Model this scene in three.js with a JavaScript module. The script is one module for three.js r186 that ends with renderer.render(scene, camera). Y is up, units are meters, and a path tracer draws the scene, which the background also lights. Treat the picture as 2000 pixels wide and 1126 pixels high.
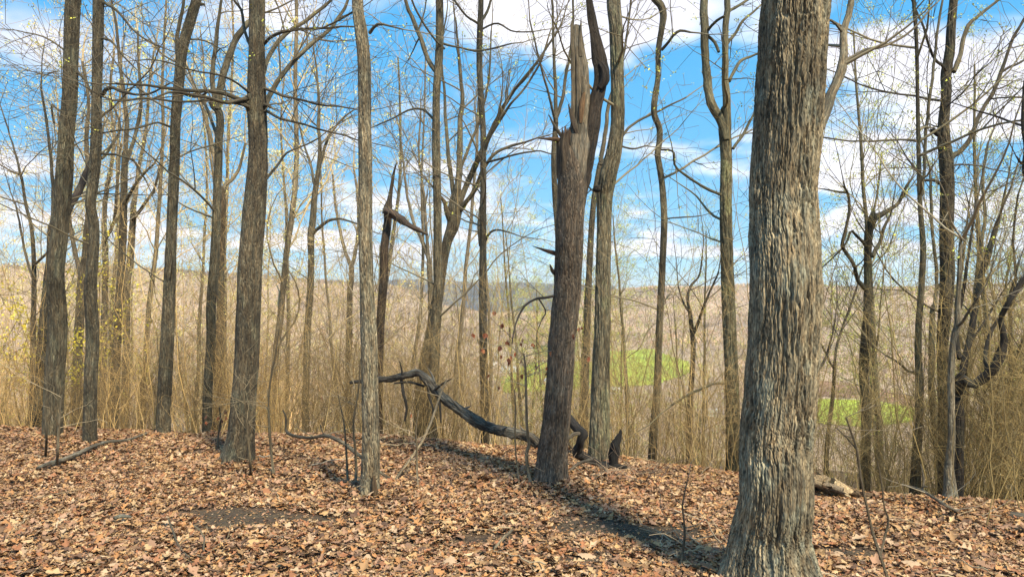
import * as THREE from 'three';

// ---------------------------------------------------------------- camera, sky, sun, exposure
const scene = new THREE.Scene();
const EYE = 1.6, F = 1500;                                   // eye height; focal length in photo pixels (2000 x 1126)
const camera = new THREE.PerspectiveCamera(2 * Math.atan(563 / F) * 180 / Math.PI, 2000 / 1126, 0.1, 20000);
camera.position.set(0, EYE, 0); camera.lookAt(0, EYE, -10);
const renderer = new THREE.WebGLRenderer({ antialias: true });
renderer.setSize(1024, 576);
renderer.toneMapping = THREE.LinearToneMapping;
renderer.toneMappingExposure = 1.8;
renderer.shadowMap.enabled = true;
const SUN_EL = 47, SUN_AZ = 33;                              // from the right, somewhat behind the camera
const rad = (d) => d * Math.PI / 180;
const sunDir = new THREE.Vector3(Math.sin(rad(SUN_AZ)) * Math.cos(rad(SUN_EL)), Math.sin(rad(SUN_EL)), Math.cos(rad(SUN_AZ)) * Math.cos(rad(SUN_EL)));
const sun = new THREE.DirectionalLight(new THREE.Color(1, 0.875, 0.66), 4.3);
sun.name = 'sun'; sun.target.position.set(0, 0, -8); sun.position.copy(sunDir).multiplyScalar(60).add(sun.target.position);
sun.castShadow = true; sun.shadow.radius = 14;
sun.shadow.mapSize.set(4096, 4096);
Object.assign(sun.shadow.camera, { left: -30, right: 30, top: 30, bottom: -30, near: 1, far: 140 });
scene.add(sun, sun.target);
scene.fog = new THREE.FogExp2(new THREE.Color(.92, .94, .97), .00011);                 // spring haze over the valley

// ---------------------------------------------------------------- noise and random numbers
function rng(seed) { let s = seed * 2654435761 | 0; return () => { s = (s + 0x6d2b79f5) | 0; let t = Math.imul(s ^ (s >>> 15), 1 | s); t = (t + Math.imul(t ^ (t >>> 7), 61 | t)) ^ t; return ((t ^ (t >>> 14)) >>> 0) / 4294967296; }; }
const hash = (x, y, z) => { let h = Math.imul(x, 374761393) ^ Math.imul(y, 668265263) ^ Math.imul(z, 1274126177); h = Math.imul(h ^ (h >>> 13), 1274126177); return ((h ^ (h >>> 16)) >>> 0) / 4294967296; };
const fade = (t) => t * t * t * (t * (t * 6 - 15) + 10);
const mix = (a, b, t) => a + (b - a) * t, clamp = (x, a, b) => Math.min(b, Math.max(a, x));
const sstep = (a, b, x) => { const t = clamp((x - a) / (b - a), 0, 1); return t * t * (3 - 2 * t); };
const wrap = (i, p) => (p ? ((i % p) + p) % p : i);
function noise2(x, y, px = 0, py = 0, s = 0) {                // value noise -1..1, periodic when px, py are given
  const ix = Math.floor(x), iy = Math.floor(y), u = fade(x - ix), v = fade(y - iy);
  const a = hash(wrap(ix, px), wrap(iy, py), s), b = hash(wrap(ix + 1, px), wrap(iy, py), s), c = hash(wrap(ix, px), wrap(iy + 1, py), s), d = hash(wrap(ix + 1, px), wrap(iy + 1, py), s);
  return 2 * mix(mix(a, b, u), mix(c, d, u), v) - 1;
}
function noise3(x, y, z) {
  const ix = Math.floor(x), iy = Math.floor(y), iz = Math.floor(z), u = fade(x - ix), v = fade(y - iy), w = fade(z - iz), h = (a, b, c) => hash(ix + a, iy + b, iz + c);
  return 2 * mix(mix(mix(h(0, 0, 0), h(1, 0, 0), u), mix(h(0, 1, 0), h(1, 1, 0), u), v), mix(mix(h(0, 0, 1), h(1, 0, 1), u), mix(h(0, 1, 1), h(1, 1, 1), u), v), w) - 1;
}
const fbm2 = (x, y, n, s = 0) => { let a = 0, k = 0.5; for (let i = 0; i < n; i++) { a += k * noise2(x, y, 0, 0, s + i); x = x * 2.03 + 11.3; y = y * 2.03 + 7.7; k *= 0.5; } return a; };
const fbm3 = (x, y, z, n) => { let a = 0, k = 0.5; for (let i = 0; i < n; i++) { a += k * noise3(x, y, z); x *= 2.03; y *= 2.03; z *= 2.03; k *= 0.5; } return a; };
function worley(x, y, px, py, s) {                            // F2 - F1 of jittered cells, periodic
  const ix = Math.floor(x), iy = Math.floor(y); let a = 9, b = 9;
  for (let j = -1; j <= 1; j++) for (let i = -1; i <= 1; i++) {
    const cx = wrap(ix + i, px), cy = wrap(iy + j, py), dx = ix + i + hash(cx, cy, s) - x, dy = iy + j + hash(cx, cy, s + 9) - y, d = dx * dx + dy * dy;
    if (d < a) { b = a; a = d; } else if (d < b) b = d;
  }
  return Math.sqrt(b) - Math.sqrt(a);
}
const table = (rows, x) => { if (x <= rows[0][0]) return rows[0][1]; for (let i = 1; i < rows.length; i++) if (x <= rows[i][0]) { const [a, b] = rows[i - 1], [c, d] = rows[i], t = (x - a) / (c - a); return mix(b, d, t * t * (3 - 2 * t)); } return rows[rows.length - 1][1]; };

// ---------------------------------------------------------------- sky: blue air with banks of spring cloud, the same all round
{
  const W = 4096, H = 2048, data = new Float32Array(W * H * 4);
  // banks of cloud in view: photo x, y, half width, half height, weight
  const banks = [[1180, 20, 420, 95, .55], [1900, 180, 210, 110, .5], [1730, 95, 110, 55, .38], [850, 265, 200, 55, .3], [560, 330, 130, 50, .25], [90, 85, 90, 60, .3], [560, 180, 60, 40, .2], [600, 110, 220, 80, -.4], [1330, 250, 260, 75, -.35], [230, 260, 200, 90, -.2], [1750, 15, 160, 40, -.3], [470, 15, 160, 50, .15], [1240, 320, 120, 45, .25], [60, 320, 100, 40, .2]];
  for (let r = 0; r < H; r++) {
    const el = ((r + .5) / H - .5) * Math.PI, sy = Math.sin(el), cy = Math.cos(el);
    for (let c = 0; c < W; c++) {
      const az = ((c + .5) / W - .5) * 2 * Math.PI, x = cy * Math.cos(az), z = cy * Math.sin(az), o = (r * W + c) * 4;
      const e = Math.max(0, sy), g = Math.exp(-e * 5.2), g2 = Math.exp(-e * 16);
      const R = mix(.036, .5, g * .42 + g2 * .46), G = mix(.285, .7, g * .56 + g2 * .4), B = mix(.6, .8, g * .8);
      let cl = 0, lit = 1;
      if (sy > 0.004) {
        const k = 1 / (e + .15), u = x * k, v = z * k;
        let n = fbm2(u * 2.4 + 3.7, v * 2.4 + 1.9, 5, 40) + .42 * fbm2(u * .7 + 9.1, v * .7, 3, 60);
        let bias = 0;
        if (z < -.4) {
          const px = 1000 + F * x / -z, py = 563 - F * sy / -z;
          for (const [bx, by, sx, s2, w] of banks) { const q = ((px - bx) / sx) ** 2 + ((py - by) / s2) ** 2; if (q < 9) bias += w * Math.exp(-q); }
        }
        n += bias;
        const edge = mix(-.12, 0, sstep(0, .3, e));
        cl = sstep(edge - .1, edge + .52, n) * sstep(.004, .06, e) * .96;
        const n2 = fbm2(u * 2.4 + 3.6, v * 2.4 + 1.75, 4, 40);
        lit = clamp(.93 + .5 * (n - bias - .2 - n2) - .1 * sstep(.25, .9, n), .72, 1.04);
      }
      data[o] = .9 * mix(R, .93 * lit, cl); data[o + 1] = .9 * mix(G, .92 * lit, cl); data[o + 2] = .9 * mix(B, .94 * mix(1, lit, .8), cl); data[o + 3] = 1;
    }
  }
  const t = new THREE.DataTexture(data, W, H, THREE.RGBAFormat, THREE.FloatType);
  t.mapping = THREE.EquirectangularReflectionMapping; t.magFilter = t.minFilter = THREE.LinearFilter; t.needsUpdate = true;
  scene.background = t; scene.environment = t;
}

// ---------------------------------------------------------------- the lie of the land
const ridgePx = [[-700, 46], [0, 43], [300, 41], [480, 31], [640, 19], [760, 8], [820, -4], [870, -36], [960, -54], [1070, -48], [1135, -4], [1300, 7], [1560, 8], [1750, 6], [1900, 11], [2050, 18], [2700, 30]];
const farPx = [[-700, 6], [700, 7], [800, 11], [870, 8], [930, 5], [1000, 6], [1090, 3], [1200, -2], [2700, -4]];
const crest = (x) => table([[-9, 9.6], [-6, 9.4], [-2.5, 9.1], [0, 8.5], [2, 7.3], [3.7, 6.15], [6, 5.2], [9, 5]], x);
function height(x, z) {
  const d = -z, s = d - crest(x);
  let h = .05 * fbm2(x * .7 + 3, z * .7, 3, 5) + .03 * noise2(x * 2.3, z * 2.3, 0, 0, 8);
  h -= .37 * (s + Math.sqrt(s * s + .6)) / 2;
  if (d < 0) h += .012 * d;
  if (d > 3 && d < 9) for (const [cx, cz, w] of [[-2.58, -7.2, .5], [-1.1, -5.97, .32], [.33, -6.4, .5], [1.44, -4.25, .55], [3.35, -5.8, .3]]) h += .06 * Math.exp(-((x - cx) ** 2 + (z - cz) ** 2) / (w * w));
  const floor = -90 + 5 * fbm2(x * .003, z * .003, 3, 15), r = Math.hypot(x, z);
  if (h < floor + 60) h = floor + 6 * Math.log(1 + Math.exp(Math.min(30, (h - floor) / 6)));
  if (d > 500) {
    const px = 1000 + F * x / d, R = table([[-700, 1450], [500, 1500], [900, 2000], [1200, 2200], [2700, 2100]], px);
    const top = EYE + (table(ridgePx, px) - 8) / F * R, t = (d - 980) / (R - 980);
    const rise = t < 1 ? sstep(0, 1.08, t) : sstep(0, 1.08, 1) - .25 * sstep(1, 2.2, t);
    if (t > 0) h = mix(h, top, rise) + sstep(0, .4, t) * (1 - sstep(.8, 1.1, t)) * 34 * fbm2(x * .0035, z * .0035, 4, 21);
    if (d > 3000) h = mix(h, EYE + table(farPx, px) / F * 6200, sstep(3400, 6200, d)) - 60 * sstep(6200, 9000, d) + 6 * fbm2(x * .002, z * .002, 3, 33) * sstep(3400, 4500, d);
  }
  return h;
}
const at = (px, py, D) => new THREE.Vector3((px - 1000) / F * D, EYE + (563 - py) / F * D, -D);
function onGround(px, py) { for (let D = 2; D < 14; D += .02) { const p = at(px, py, D); if (p.y <= height(p.x, p.z)) return p; } return at(px, py, 9); }

// ---------------------------------------------------------------- textures
function dataTex(w, h, fn, srgb) {
  const a = new Uint8Array(w * h * 4);
  for (let y = 0; y < h; y++) for (let x = 0; x < w; x++) { const v = fn(x / w, y / h), o = (y * w + x) * 4; a[o] = clamp(v[0], 0, 1) * 255; a[o + 1] = clamp(v[1], 0, 1) * 255; a[o + 2] = clamp(v[2], 0, 1) * 255; a[o + 3] = 255; }
  const t = new THREE.DataTexture(a, w, h); t.wrapS = t.wrapT = THREE.RepeatWrapping; t.magFilter = THREE.LinearFilter; t.minFilter = THREE.LinearMipmapLinearFilter; t.generateMipmaps = true;
  if (srgb) t.colorSpace = THREE.SRGBColorSpace; t.needsUpdate = true; return t;
}
// bark relief, 0..1, over a tile of TU x TV metres; furrowed = long plates, else fine vertical ribs
const TU = .4, TV = 1.2;
function barkH(u, v, kind) {
  if (kind === 'furrowed') {
    const w = .75 * noise2(u * 7, v * 10, 7, 10, 1) + .34 * noise2(u * 14, v * 36, 14, 36, 2) + .14 * noise2(u * 40, v * 130, 40, 130, 7);
    const n = noise2(u * 24 + w, v * 4, 24, 4, 3), m = noise2(u * 46 + w * 1.7, v * 12, 46, 12, 4), b = worley(u * 26 + w * 1.3, v * 22, 26, 22, 5);
    return 0.5 * sstep(.05, .3, Math.abs(n)) + .24 * sstep(.02, .3, Math.abs(m)) + .12 * sstep(0, .13, b) + .14 * (.5 + .5 * noise2(u * 110 + w, v * 130, 110, 130, 6));
  }
  const w = .8 * noise2(u * 9, v * 12, 9, 12, 11) + .3 * noise2(u * 24, v * 40, 24, 40, 12);
  const a = worley(u * 34 + w * 1.3, v * 14, 34, 14, 13), c = noise2(u * 70 + w * 2, v * 34, 70, 34, 16);
  return .5 * sstep(0, .35, a) + .3 * (.5 + .5 * c) + .2 * (.5 + .5 * noise2(u * 130, v * 130, 130, 130, 17));
}
const grey = (h) => [h, h, h];
const furrowBump = dataTex(512, 1536, (u, v) => grey(barkH(u, v, 'furrowed')));
const ribBump = dataTex(512, 1024, (u, v) => grey(barkH(u, v, 'ribbed')));
const barkTint = dataTex(512, 1024, (u, v) => {                // flecks and streaks of the bark's own colour
  const a = noise2(u * 48, v * 14, 48, 14, 71), b = noise2(u * 130, v * 60, 130, 60, 72), c = noise2(u * 12, v * 16, 12, 16, 73), k = .72 + .17 * a + .22 * b + .1 * c, w = .035 * noise2(u * 30, v * 24, 30, 24, 75);
  return [k + w, k, k - w];
}, true);
const woodBump = dataTex(256, 1024, (u, v) => grey(.5 + .3 * noise2(u * 26 + noise2(u * 5, v * 5, 5, 5, 83), v * 5, 26, 5, 81) + .2 * noise2(u * 80, v * 12, 80, 12, 82)));
const tanTex = dataTex(1024, 1024, (u, v) => { const a = noise2(u * 60, v * 60, 60, 60, 91), b = noise2(u * 180, v * 180, 180, 180, 92), c = noise2(u * 14, v * 14, 14, 14, 93), k = .74 + .1 * a + .14 * b + .06 * c; return [k, k * (.97 + .03 * c), k * .95]; }, true);
const soilBump = dataTex(512, 512, (u, v) => grey(.5 + .25 * noise2(u * 30, v * 30, 30, 30, 95) + .25 * noise2(u * 110, v * 110, 110, 110, 96)));
const std = (o) => new THREE.MeshStandardMaterial({ roughness: .92, ...o });
const M = {
  furrowed: std({ name: 'furrowed_bark', vertexColors: true, map: barkTint, bumpMap: furrowBump, bumpScale: .022 }),
  furrowedFine: std({ name: 'furrowed_bark_fine', vertexColors: true, map: barkTint, bumpMap: ribBump, bumpScale: .004 }),
  ribbed: std({ name: 'ribbed_bark', vertexColors: true, map: barkTint, bumpMap: ribBump, bumpScale: .014 }),
  branch: std({ name: 'branch_bark', vertexColors: true, map: barkTint, bumpMap: ribBump, bumpScale: .004 }),
  wood: std({ name: 'split_wood', vertexColors: true, map: barkTint, bumpMap: woodBump, bumpScale: .008 }),
  twig: std({ name: 'twig_bark', vertexColors: true }),
  leaflet: std({ name: 'young_leaf', vertexColors: true, side: THREE.DoubleSide }),
  soil: std({ name: 'forest_floor', vertexColors: true, map: tanTex, bumpMap: soilBump, bumpScale: .02, roughness: 1 }),
  land: std({ name: 'far_land', vertexColors: true, map: tanTex, roughness: 1 }),
};
for (const t of [furrowBump, ribBump, barkTint, woodBump]) t.repeat.set(1, 1);

// ---------------------------------------------------------------- mesh building
class Geo {
  constructor() { this.p = []; this.n = []; this.t = []; this.c = []; this.i = []; }
  get empty() { return !this.i.length; }
  tube(P, R, sides, color, opt = {}) {                       // P points, R radii; color a THREE.Color or (x, y, z, v) => [r, g, b]
    const n = P.length; if (n < 2) return;
    const T = new THREE.Vector3(), A = new THREE.Vector3(), B = new THREE.Vector3(), first = this.p.length / 3, k = opt.k ?? Math.max(1, Math.round(2 * Math.PI * R[0] / TU));
    T.subVectors(P[1], P[0]).normalize(); A.set(Math.abs(T.z) > .9 ? 1 : 0, 0, Math.abs(T.z) > .9 ? 0 : -1); A.addScaledVector(T, -A.dot(T)).normalize();
    let v = 0;
    for (let j = 0; j < n; j++) {
      if (j > 0 && j < n - 1) T.subVectors(P[j + 1], P[j - 1]).normalize(); else if (j === n - 1) T.subVectors(P[j], P[j - 1]).normalize();
      A.addScaledVector(T, -A.dot(T)).normalize(); B.crossVectors(T, A);
      if (j) v += P[j].distanceTo(P[j - 1]);
      for (let s = 0; s <= sides; s++) {
        const a = s / sides * 2 * Math.PI + Math.PI, c = Math.cos(a), q = Math.sin(a), nx = A.x * c + B.x * q, ny = A.y * c + B.y * q, nz = A.z * c + B.z * q;
        let r = R[j]; if (opt.shape) r = opt.shape(r, s === sides ? Math.PI : a, v, P[j], s === sides ? 0 : s / sides);
        const x = P[j].x + nx * r, y = P[j].y + ny * r, z = P[j].z + nz * r;
        this.p.push(x, y, z); this.n.push(nx, ny, nz); this.t.push(s / sides * k, v / TV);
        if (typeof color === 'function') this.c.push(...color(x, y, z, v)); else this.c.push(color.r, color.g, color.b);
      }
    }
    const w = sides + 1;
    for (let j = 0; j < n - 1; j++) for (let s = 0; s < sides; s++) { const a = first + j * w + s, b = a + 1, c = a + w, d = c + 1; this.i.push(a, b, c, b, d, c); }
    if (opt.cap) for (const [j, f] of [[0, 1], [n - 1, 0]]) {
      const m = this.p.length / 3, o = first + j * w; this.p.push(P[j].x, P[j].y, P[j].z); this.n.push(...T.clone().multiplyScalar(f ? -1 : 1).toArray()); this.t.push(0, 0); this.c.push(...this.c.slice(o * 3, o * 3 + 3));
      for (let s = 0; s < sides; s++) f ? this.i.push(m, o + s + 1, o + s) : this.i.push(m, o + s, o + s + 1);
    }
    if (opt.relief) this.renormal(first, n, sides);
  }
  renormal(first, n, sides) {                                 // smooth normals of a displaced tube, the seam closed
    const w = sides + 1, P = (k) => new THREE.Vector3(this.p[k * 3], this.p[k * 3 + 1], this.p[k * 3 + 2]), du = new THREE.Vector3(), dv = new THREE.Vector3();
    for (let j = 0; j < n; j++) for (let s = 0; s <= sides; s++) {
      const l = first + j * w + (s - 1 + sides) % sides, r = first + j * w + (s + 1) % sides, d = first + Math.max(0, j - 1) * w + s % sides, u = first + Math.min(n - 1, j + 1) * w + s % sides;
      du.subVectors(P(r), P(l)); dv.subVectors(P(u), P(d)); du.cross(dv).normalize();
      const o = (first + j * w + s) * 3; this.n[o] = du.x; this.n[o + 1] = du.y; this.n[o + 2] = du.z;
    }
  }
  leaf(p, a, b, size, wide, col) {                            // a small pointed leaf, bent along its rib
    const f = this.p.length / 3, n = new THREE.Vector3().crossVectors(a, b).normalize(), h = size * .12;
    const put = (s, t, u) => { this.p.push(p.x + a.x * s + b.x * t + n.x * u, p.y + a.y * s + b.y * t + n.y * u, p.z + a.z * s + b.z * t + n.z * u); this.n.push(n.x, n.y, n.z); this.t.push(s, t); this.c.push(...col); };
    put(0, 0, 0); put(size * .5, -wide, h); put(size, 0, -h); put(size * .5, wide, h);
    this.i.push(f, f + 1, f + 2, f, f + 2, f + 3);
  }
  geometry(base) {
    const g = new THREE.BufferGeometry(), p = new Float32Array(this.p);
    if (base) for (let i = 0; i < p.length; i += 3) { p[i] -= base.x; p[i + 1] -= base.y; p[i + 2] -= base.z; }
    g.setAttribute('position', new THREE.BufferAttribute(p, 3)); g.setAttribute('normal', new THREE.BufferAttribute(new Float32Array(this.n), 3));
    g.setAttribute('uv', new THREE.BufferAttribute(new Float32Array(this.t), 2)); g.setAttribute('color', new THREE.BufferAttribute(new Float32Array(this.c), 3)); g.setIndex(this.i); return g;
  }
}
const used = new Map();
const numbered = (n) => { const k = used.get(n) ?? 0; used.set(n, k + 1); return k ? n + '_' + String(k).padStart(3, '0') : n; };
function shade(o) { o.castShadow = true; o.receiveShadow = true; return o; }
function part(name, geo, mat, parent, stuff) { const m = shade(new THREE.Mesh(geo.isBufferGeometry ? geo : geo.geometry(parent.userData.base), mat)); m.name = name; if (stuff) m.userData.kind = 'stuff'; parent.add(m); return m; }
function thing(name, label, category, base, group) {
  const o = new THREE.Group(); o.name = numbered(name); o.position.copy(base); o.userData = { label, category, base: base.clone() }; if (group) o.userData.group = group; scene.add(o); return o;
}
function tagMesh(name, geometry, mat, label, category, group) { const m = shade(new THREE.Mesh(geometry, mat)); m.name = numbered(name); m.userData = { label, category }; if (group) m.userData.group = group; scene.add(m); return m; }
function smooth(P, R, step) {                                // resample a polyline with a Catmull-Rom curve
  const c = new THREE.CatmullRomCurve3(P, false, 'centripetal'), n = Math.max(2, Math.ceil(c.getLength() / step)), out = [], r = [];
  for (let i = 0; i <= n; i++) { const t = i / n, f = t * (P.length - 1), k = Math.min(P.length - 2, Math.floor(f)); out.push(c.getPoint(t)); r.push(mix(R[k], R[k + 1], f - k)); }
  return [out, r];
}
const V = (x, y, z) => new THREE.Vector3(x, y, z);
const C = (r, g, b) => new THREE.Color().setRGB(r, g, b);
const jitter = (c, rnd, k = .25) => { const s = 1 + (rnd() - .5) * 2 * k; return C(c.r * s, c.g * s, c.b * s); };
const sidesFor = (r) => (r > .05 ? 10 : r > .02 ? 7 : r > .008 ? 5 : 3);

// A branch with its own sub-branches and twigs. o: { up: bend upward, kink, split: children per metre, min: thinnest radius, seg }
function grow(geo, tips, start, dir, len, r0, lvl, rnd, o, color) {
  const n = Math.max(2, Math.round(len / o.seg / (lvl ? 1 : 1.4))), P = [start.clone()], R = [r0], d = dir.clone().normalize(), p = start.clone(), step = len / n, kids = [];
  for (let i = 1; i <= n; i++) {
    d.x += (rnd() - .5) * o.kink; d.y += (rnd() - .5) * o.kink + o.up * (lvl > 1 ? 1 : .7); d.z += (rnd() - .5) * o.kink; d.normalize();
    p.addScaledVector(d, step); P.push(p.clone()); const r = Math.max(o.min, r0 * (1 - .82 * i / n)); R.push(r);
    if (lvl > 0 && i < n && i / n > (o.bare ?? .15) && rnd() < o.split * step) kids.push([p.clone(), d.clone(), r, 1 - i / n]);
  }
  if (lvl > 0) kids.push([p.clone(), d.clone(), R[n], .35]);
  geo.tube(P, R, sidesFor(r0), color);
  if (lvl === 0) { tips.push([p.clone(), d.clone()]); if (n > 2) tips.push([P[n >> 1], d.clone()]); }
  const side = V();
  for (const [q, e, r, rest] of kids) {
    side.set(rnd() - .5, (rnd() - .5) * .8, rnd() - .5).addScaledVector(e, -side.dot(e)).normalize();
    const a = rad(28 + rnd() * 38), k = e.clone().multiplyScalar(Math.cos(a)).addScaledVector(side, Math.sin(a));
    grow(geo, tips, q, k, len * (.3 + .35 * rnd()) * (.55 + .6 * rest), Math.max(o.min, r * (.5 + .25 * rnd())), lvl - 1, rnd, o, color);
  }
}
function buds(geo, tips, rnd, share, size, cols, many = 1) {
  for (const [p, d] of tips) if (rnd() < share) for (let k = 0; k < (2 + rnd() * 3) * many; k++) {
    const a = V(rnd() - .5, rnd() - .2, rnd() - .5).addScaledVector(d, .5).normalize(), b = V(rnd() - .5, rnd() - .5, rnd() - .5).cross(a).normalize(), c = cols[Math.floor(rnd() * cols.length)], s = .8 + rnd() * .4, z = size * (.6 + .8 * rnd());
    geo.leaf(p.clone().add(V(rnd() - .5, rnd() - .5, rnd() - .5).multiplyScalar(size * 2 * Math.sqrt(many))), a, b, z, z * .32, [c[0] * s, c[1] * s, c[2] * s]);
  }
}
const GREEN = [[.55, .58, .1], [.66, .62, .12], [.5, .55, .12]], STRAW = [[.76, .66, .22], [.7, .56, .2], [.76, .72, .24]], YELLOW = [[.72, .56, .05], [.66, .55, .07], [.6, .5, .08]];

// ---------------------------------------------------------------- land: one polar sheet, cut into ground, valley and hills
function soilPatch(x, z) {                                    // bare earth showing between the leaves, 0..1
  const d = -z, px = 1000 + F * x / d, py = 563 + F * (EYE + .03) / d, n = .9 * fbm2(x * 2.2, z * 4.5, 4, 300);
  const spot = (cx, cy, sx, sy) => 1.05 * Math.exp(-(((px - cx) / sx) ** 2) - ((py - cy) / sy) ** 2);
  return sstep(.42, .75, Math.max(spot(455, 1022, 150, 26), spot(1210, 1045, 240, 24), spot(930, 1065, 160, 18), spot(1650, 1095, 110, 20), spot(1180, 1095, 200, 20) * .8) + n);
}
function sheet(name, r0, r1, rings, mat, colorAt, uvScale) {
  const ang = []; for (let i = 0; i <= 90; i++) ang.push(-Math.PI + i / 90 * (Math.PI - .85)); for (let i = 1; i <= 240; i++) ang.push(-.85 + i / 240 * 1.7); for (let i = 1; i <= 90; i++) ang.push(.85 + i / 90 * (Math.PI - .85));
  const p = [], c = [], t = [], idx = [], w = ang.length;
  for (let j = 0; j <= rings; j++) { const r = r0 * Math.pow(r1 / r0, j / rings); for (const a of ang) { const x = Math.sin(a) * r, z = -Math.cos(a) * r; p.push(x, height(x, z), z); c.push(...colorAt(x, z, r)); t.push(x * uvScale, z * uvScale); } }
  for (let j = 0; j < rings; j++) for (let i = 0; i < w - 1; i++) { const a = j * w + i; idx.push(a, a + 1, a + w, a + 1, a + w + 1, a + w); }
  const g = new THREE.BufferGeometry(); g.setAttribute('position', new THREE.Float32BufferAttribute(p, 3)); g.setAttribute('color', new THREE.Float32BufferAttribute(c, 3)); g.setAttribute('uv', new THREE.Float32BufferAttribute(t, 2)); g.setIndex(idx); g.computeVertexNormals();
  const m = shade(new THREE.Mesh(g, mat)); m.name = name; m.userData.kind = 'structure'; scene.add(m); return m;
}
const ground = sheet('ground', .25, 420, 190, M.soil, (x, z, r) => {
  const n = .5 + .5 * fbm2(x * 3, z * 3, 3, 55), s = r < 14 ? soilPatch(x, z) : 0, k = .75 + .5 * n;
  return [mix(.2, .12, s) * k, mix(.125, .088, s) * k, mix(.07, .05, s) * k];
}, 1);
const landTint = (x, z) => { const n = .5 + fbm2(x * .006, z * .006, 4, 65), k = .8 + .4 * n; return [.72 * k, .54 * k, .36 * k]; };
sheet('valley', 420, 980, 50, M.land, landTint, .05);
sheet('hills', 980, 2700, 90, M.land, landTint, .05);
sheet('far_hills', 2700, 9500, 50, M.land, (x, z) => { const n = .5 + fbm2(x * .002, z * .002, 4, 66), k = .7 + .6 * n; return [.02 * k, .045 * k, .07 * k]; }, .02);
function field(name, pts, color, lift) {                       // pts: photo pixels of a field's outline on the land
  const shape = pts.map(([px, py]) => { let D = 440; for (; D < 1900; D += 3) { const p = at(px, py, D); if (p.y <= height(p.x, p.z)) break; } return [(px - 1000) / F * D, -D]; });
  const xs = shape.map((p) => p[0]), zs = shape.map((p) => p[1]), x0 = Math.min(...xs), x1 = Math.max(...xs), z0 = Math.min(...zs), z1 = Math.max(...zs), N = 46, p = [], c = [], t = [], idx = [], map = new Map();
  const inside = (x, z) => { let k = false; for (let i = 0, j = shape.length - 1; i < shape.length; j = i++) if ((shape[i][1] > z) !== (shape[j][1] > z) && x < (shape[j][0] - shape[i][0]) * (z - shape[i][1]) / (shape[j][1] - shape[i][1]) + shape[i][0]) k = !k; return k; };
  const vert = (i, j) => { const key = i * 1000 + j; if (!map.has(key)) { const x = mix(x0, x1, i / N), z = mix(z0, z1, j / N), k = .85 + .35 * fbm2(x * .03, z * .03, 3, 77) + .12 * noise2(x * .4, z * .06, 0, 0, 78); map.set(key, p.length / 3); p.push(x, height(x, z) + lift, z); c.push(color[0] * k, color[1] * k, color[2] * k); t.push(x * .1, z * .1); } return map.get(key); };
  for (let i = 0; i < N; i++) for (let j = 0; j < N; j++) if (inside(mix(x0, x1, (i + .5) / N), mix(z0, z1, (j + .5) / N))) { const a = vert(i, j), b = vert(i + 1, j), d = vert(i, j + 1), e = vert(i + 1, j + 1); idx.push(a, d, b, b, d, e); }
  const g = new THREE.BufferGeometry(); g.setAttribute('position', new THREE.Float32BufferAttribute(p, 3)); g.setAttribute('color', new THREE.Float32BufferAttribute(c, 3)); g.setAttribute('uv', new THREE.Float32BufferAttribute(t, 2)); g.setIndex(idx); g.computeVertexNormals();
  const m = shade(new THREE.Mesh(g, M.land)); m.name = numbered(name); m.userData.kind = 'structure'; scene.add(m); return shape;
}
const fields = [
  field('green_field', [[975, 740], [1040, 708], [1150, 706], [1165, 748], [1100, 762], [985, 768]], [.66, .85, .035], .5),
  field('green_field', [[1180, 686], [1275, 682], [1345, 706], [1350, 728], [1280, 752], [1180, 758]], [.7, .88, .035], .5),
  field('green_field', [[1560, 778], [1700, 782], [1800, 800], [1800, 822], [1690, 836], [1560, 826]], [.7, .88, .035], .5),
  field('green_field', [[1040, 676], [1130, 668], [1130, 694], [1050, 697]], [.3, .42, .08], .5),
  field('brown_field', [[1585, 742], [1690, 752], [1790, 776], [1790, 796], [1700, 779], [1585, 774]], [.6, .33, .17], .5),
  field('ploughed_field', [[985, 648], [1085, 638], [1100, 664], [1000, 672]], [.6, .36, .22], .5),
];
const inField = (x, z) => fields.some((s) => { let k = false; for (let i = 0, j = s.length - 1; i < s.length; j = i++) if ((s[i][1] > z) !== (s[j][1] > z) && x < (s[j][0] - s[i][0]) * (z - s[i][1]) / (s[j][1] - s[i][1]) + s[i][0]) k = !k; return k; });

// ---------------------------------------------------------------- hero trees, traced from the photograph and set at their depth
function barkColor(base, seed, lichen = .25, lc = [.27, .265, .17]) {
  return (x, y, z) => {
    const a = fbm3(x * 5 + seed, y * 2.2, z * 5, 3), l = sstep(.16, .3, fbm3(x * 9 + seed * 3, y * 5, z * 9, 3)) * lichen * 2, k = .92 + .7 * a, f = 1 + .22 * noise3(x * 60, y * 30, z * 60);
    return [mix(base[0] * k, lc[0], clamp(l, 0, .8)) * f, mix(base[1] * k, lc[1], clamp(l, 0, .8)) * f, mix(base[2] * k, lc[2], clamp(l, 0, .8)) * f];
  };
}
const DARK = [.22, .175, .105], MID = [.33, .27, .16], PALE = [.5, .4, .25], DEAD = [.17, .13, .09];
function traced(list, D) { return [list.map(([x, y, , dd = 0]) => at(x, y, D + dd)), list.map(([, , w, dd = 0]) => w / 2 / F * (D + dd))]; }
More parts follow.
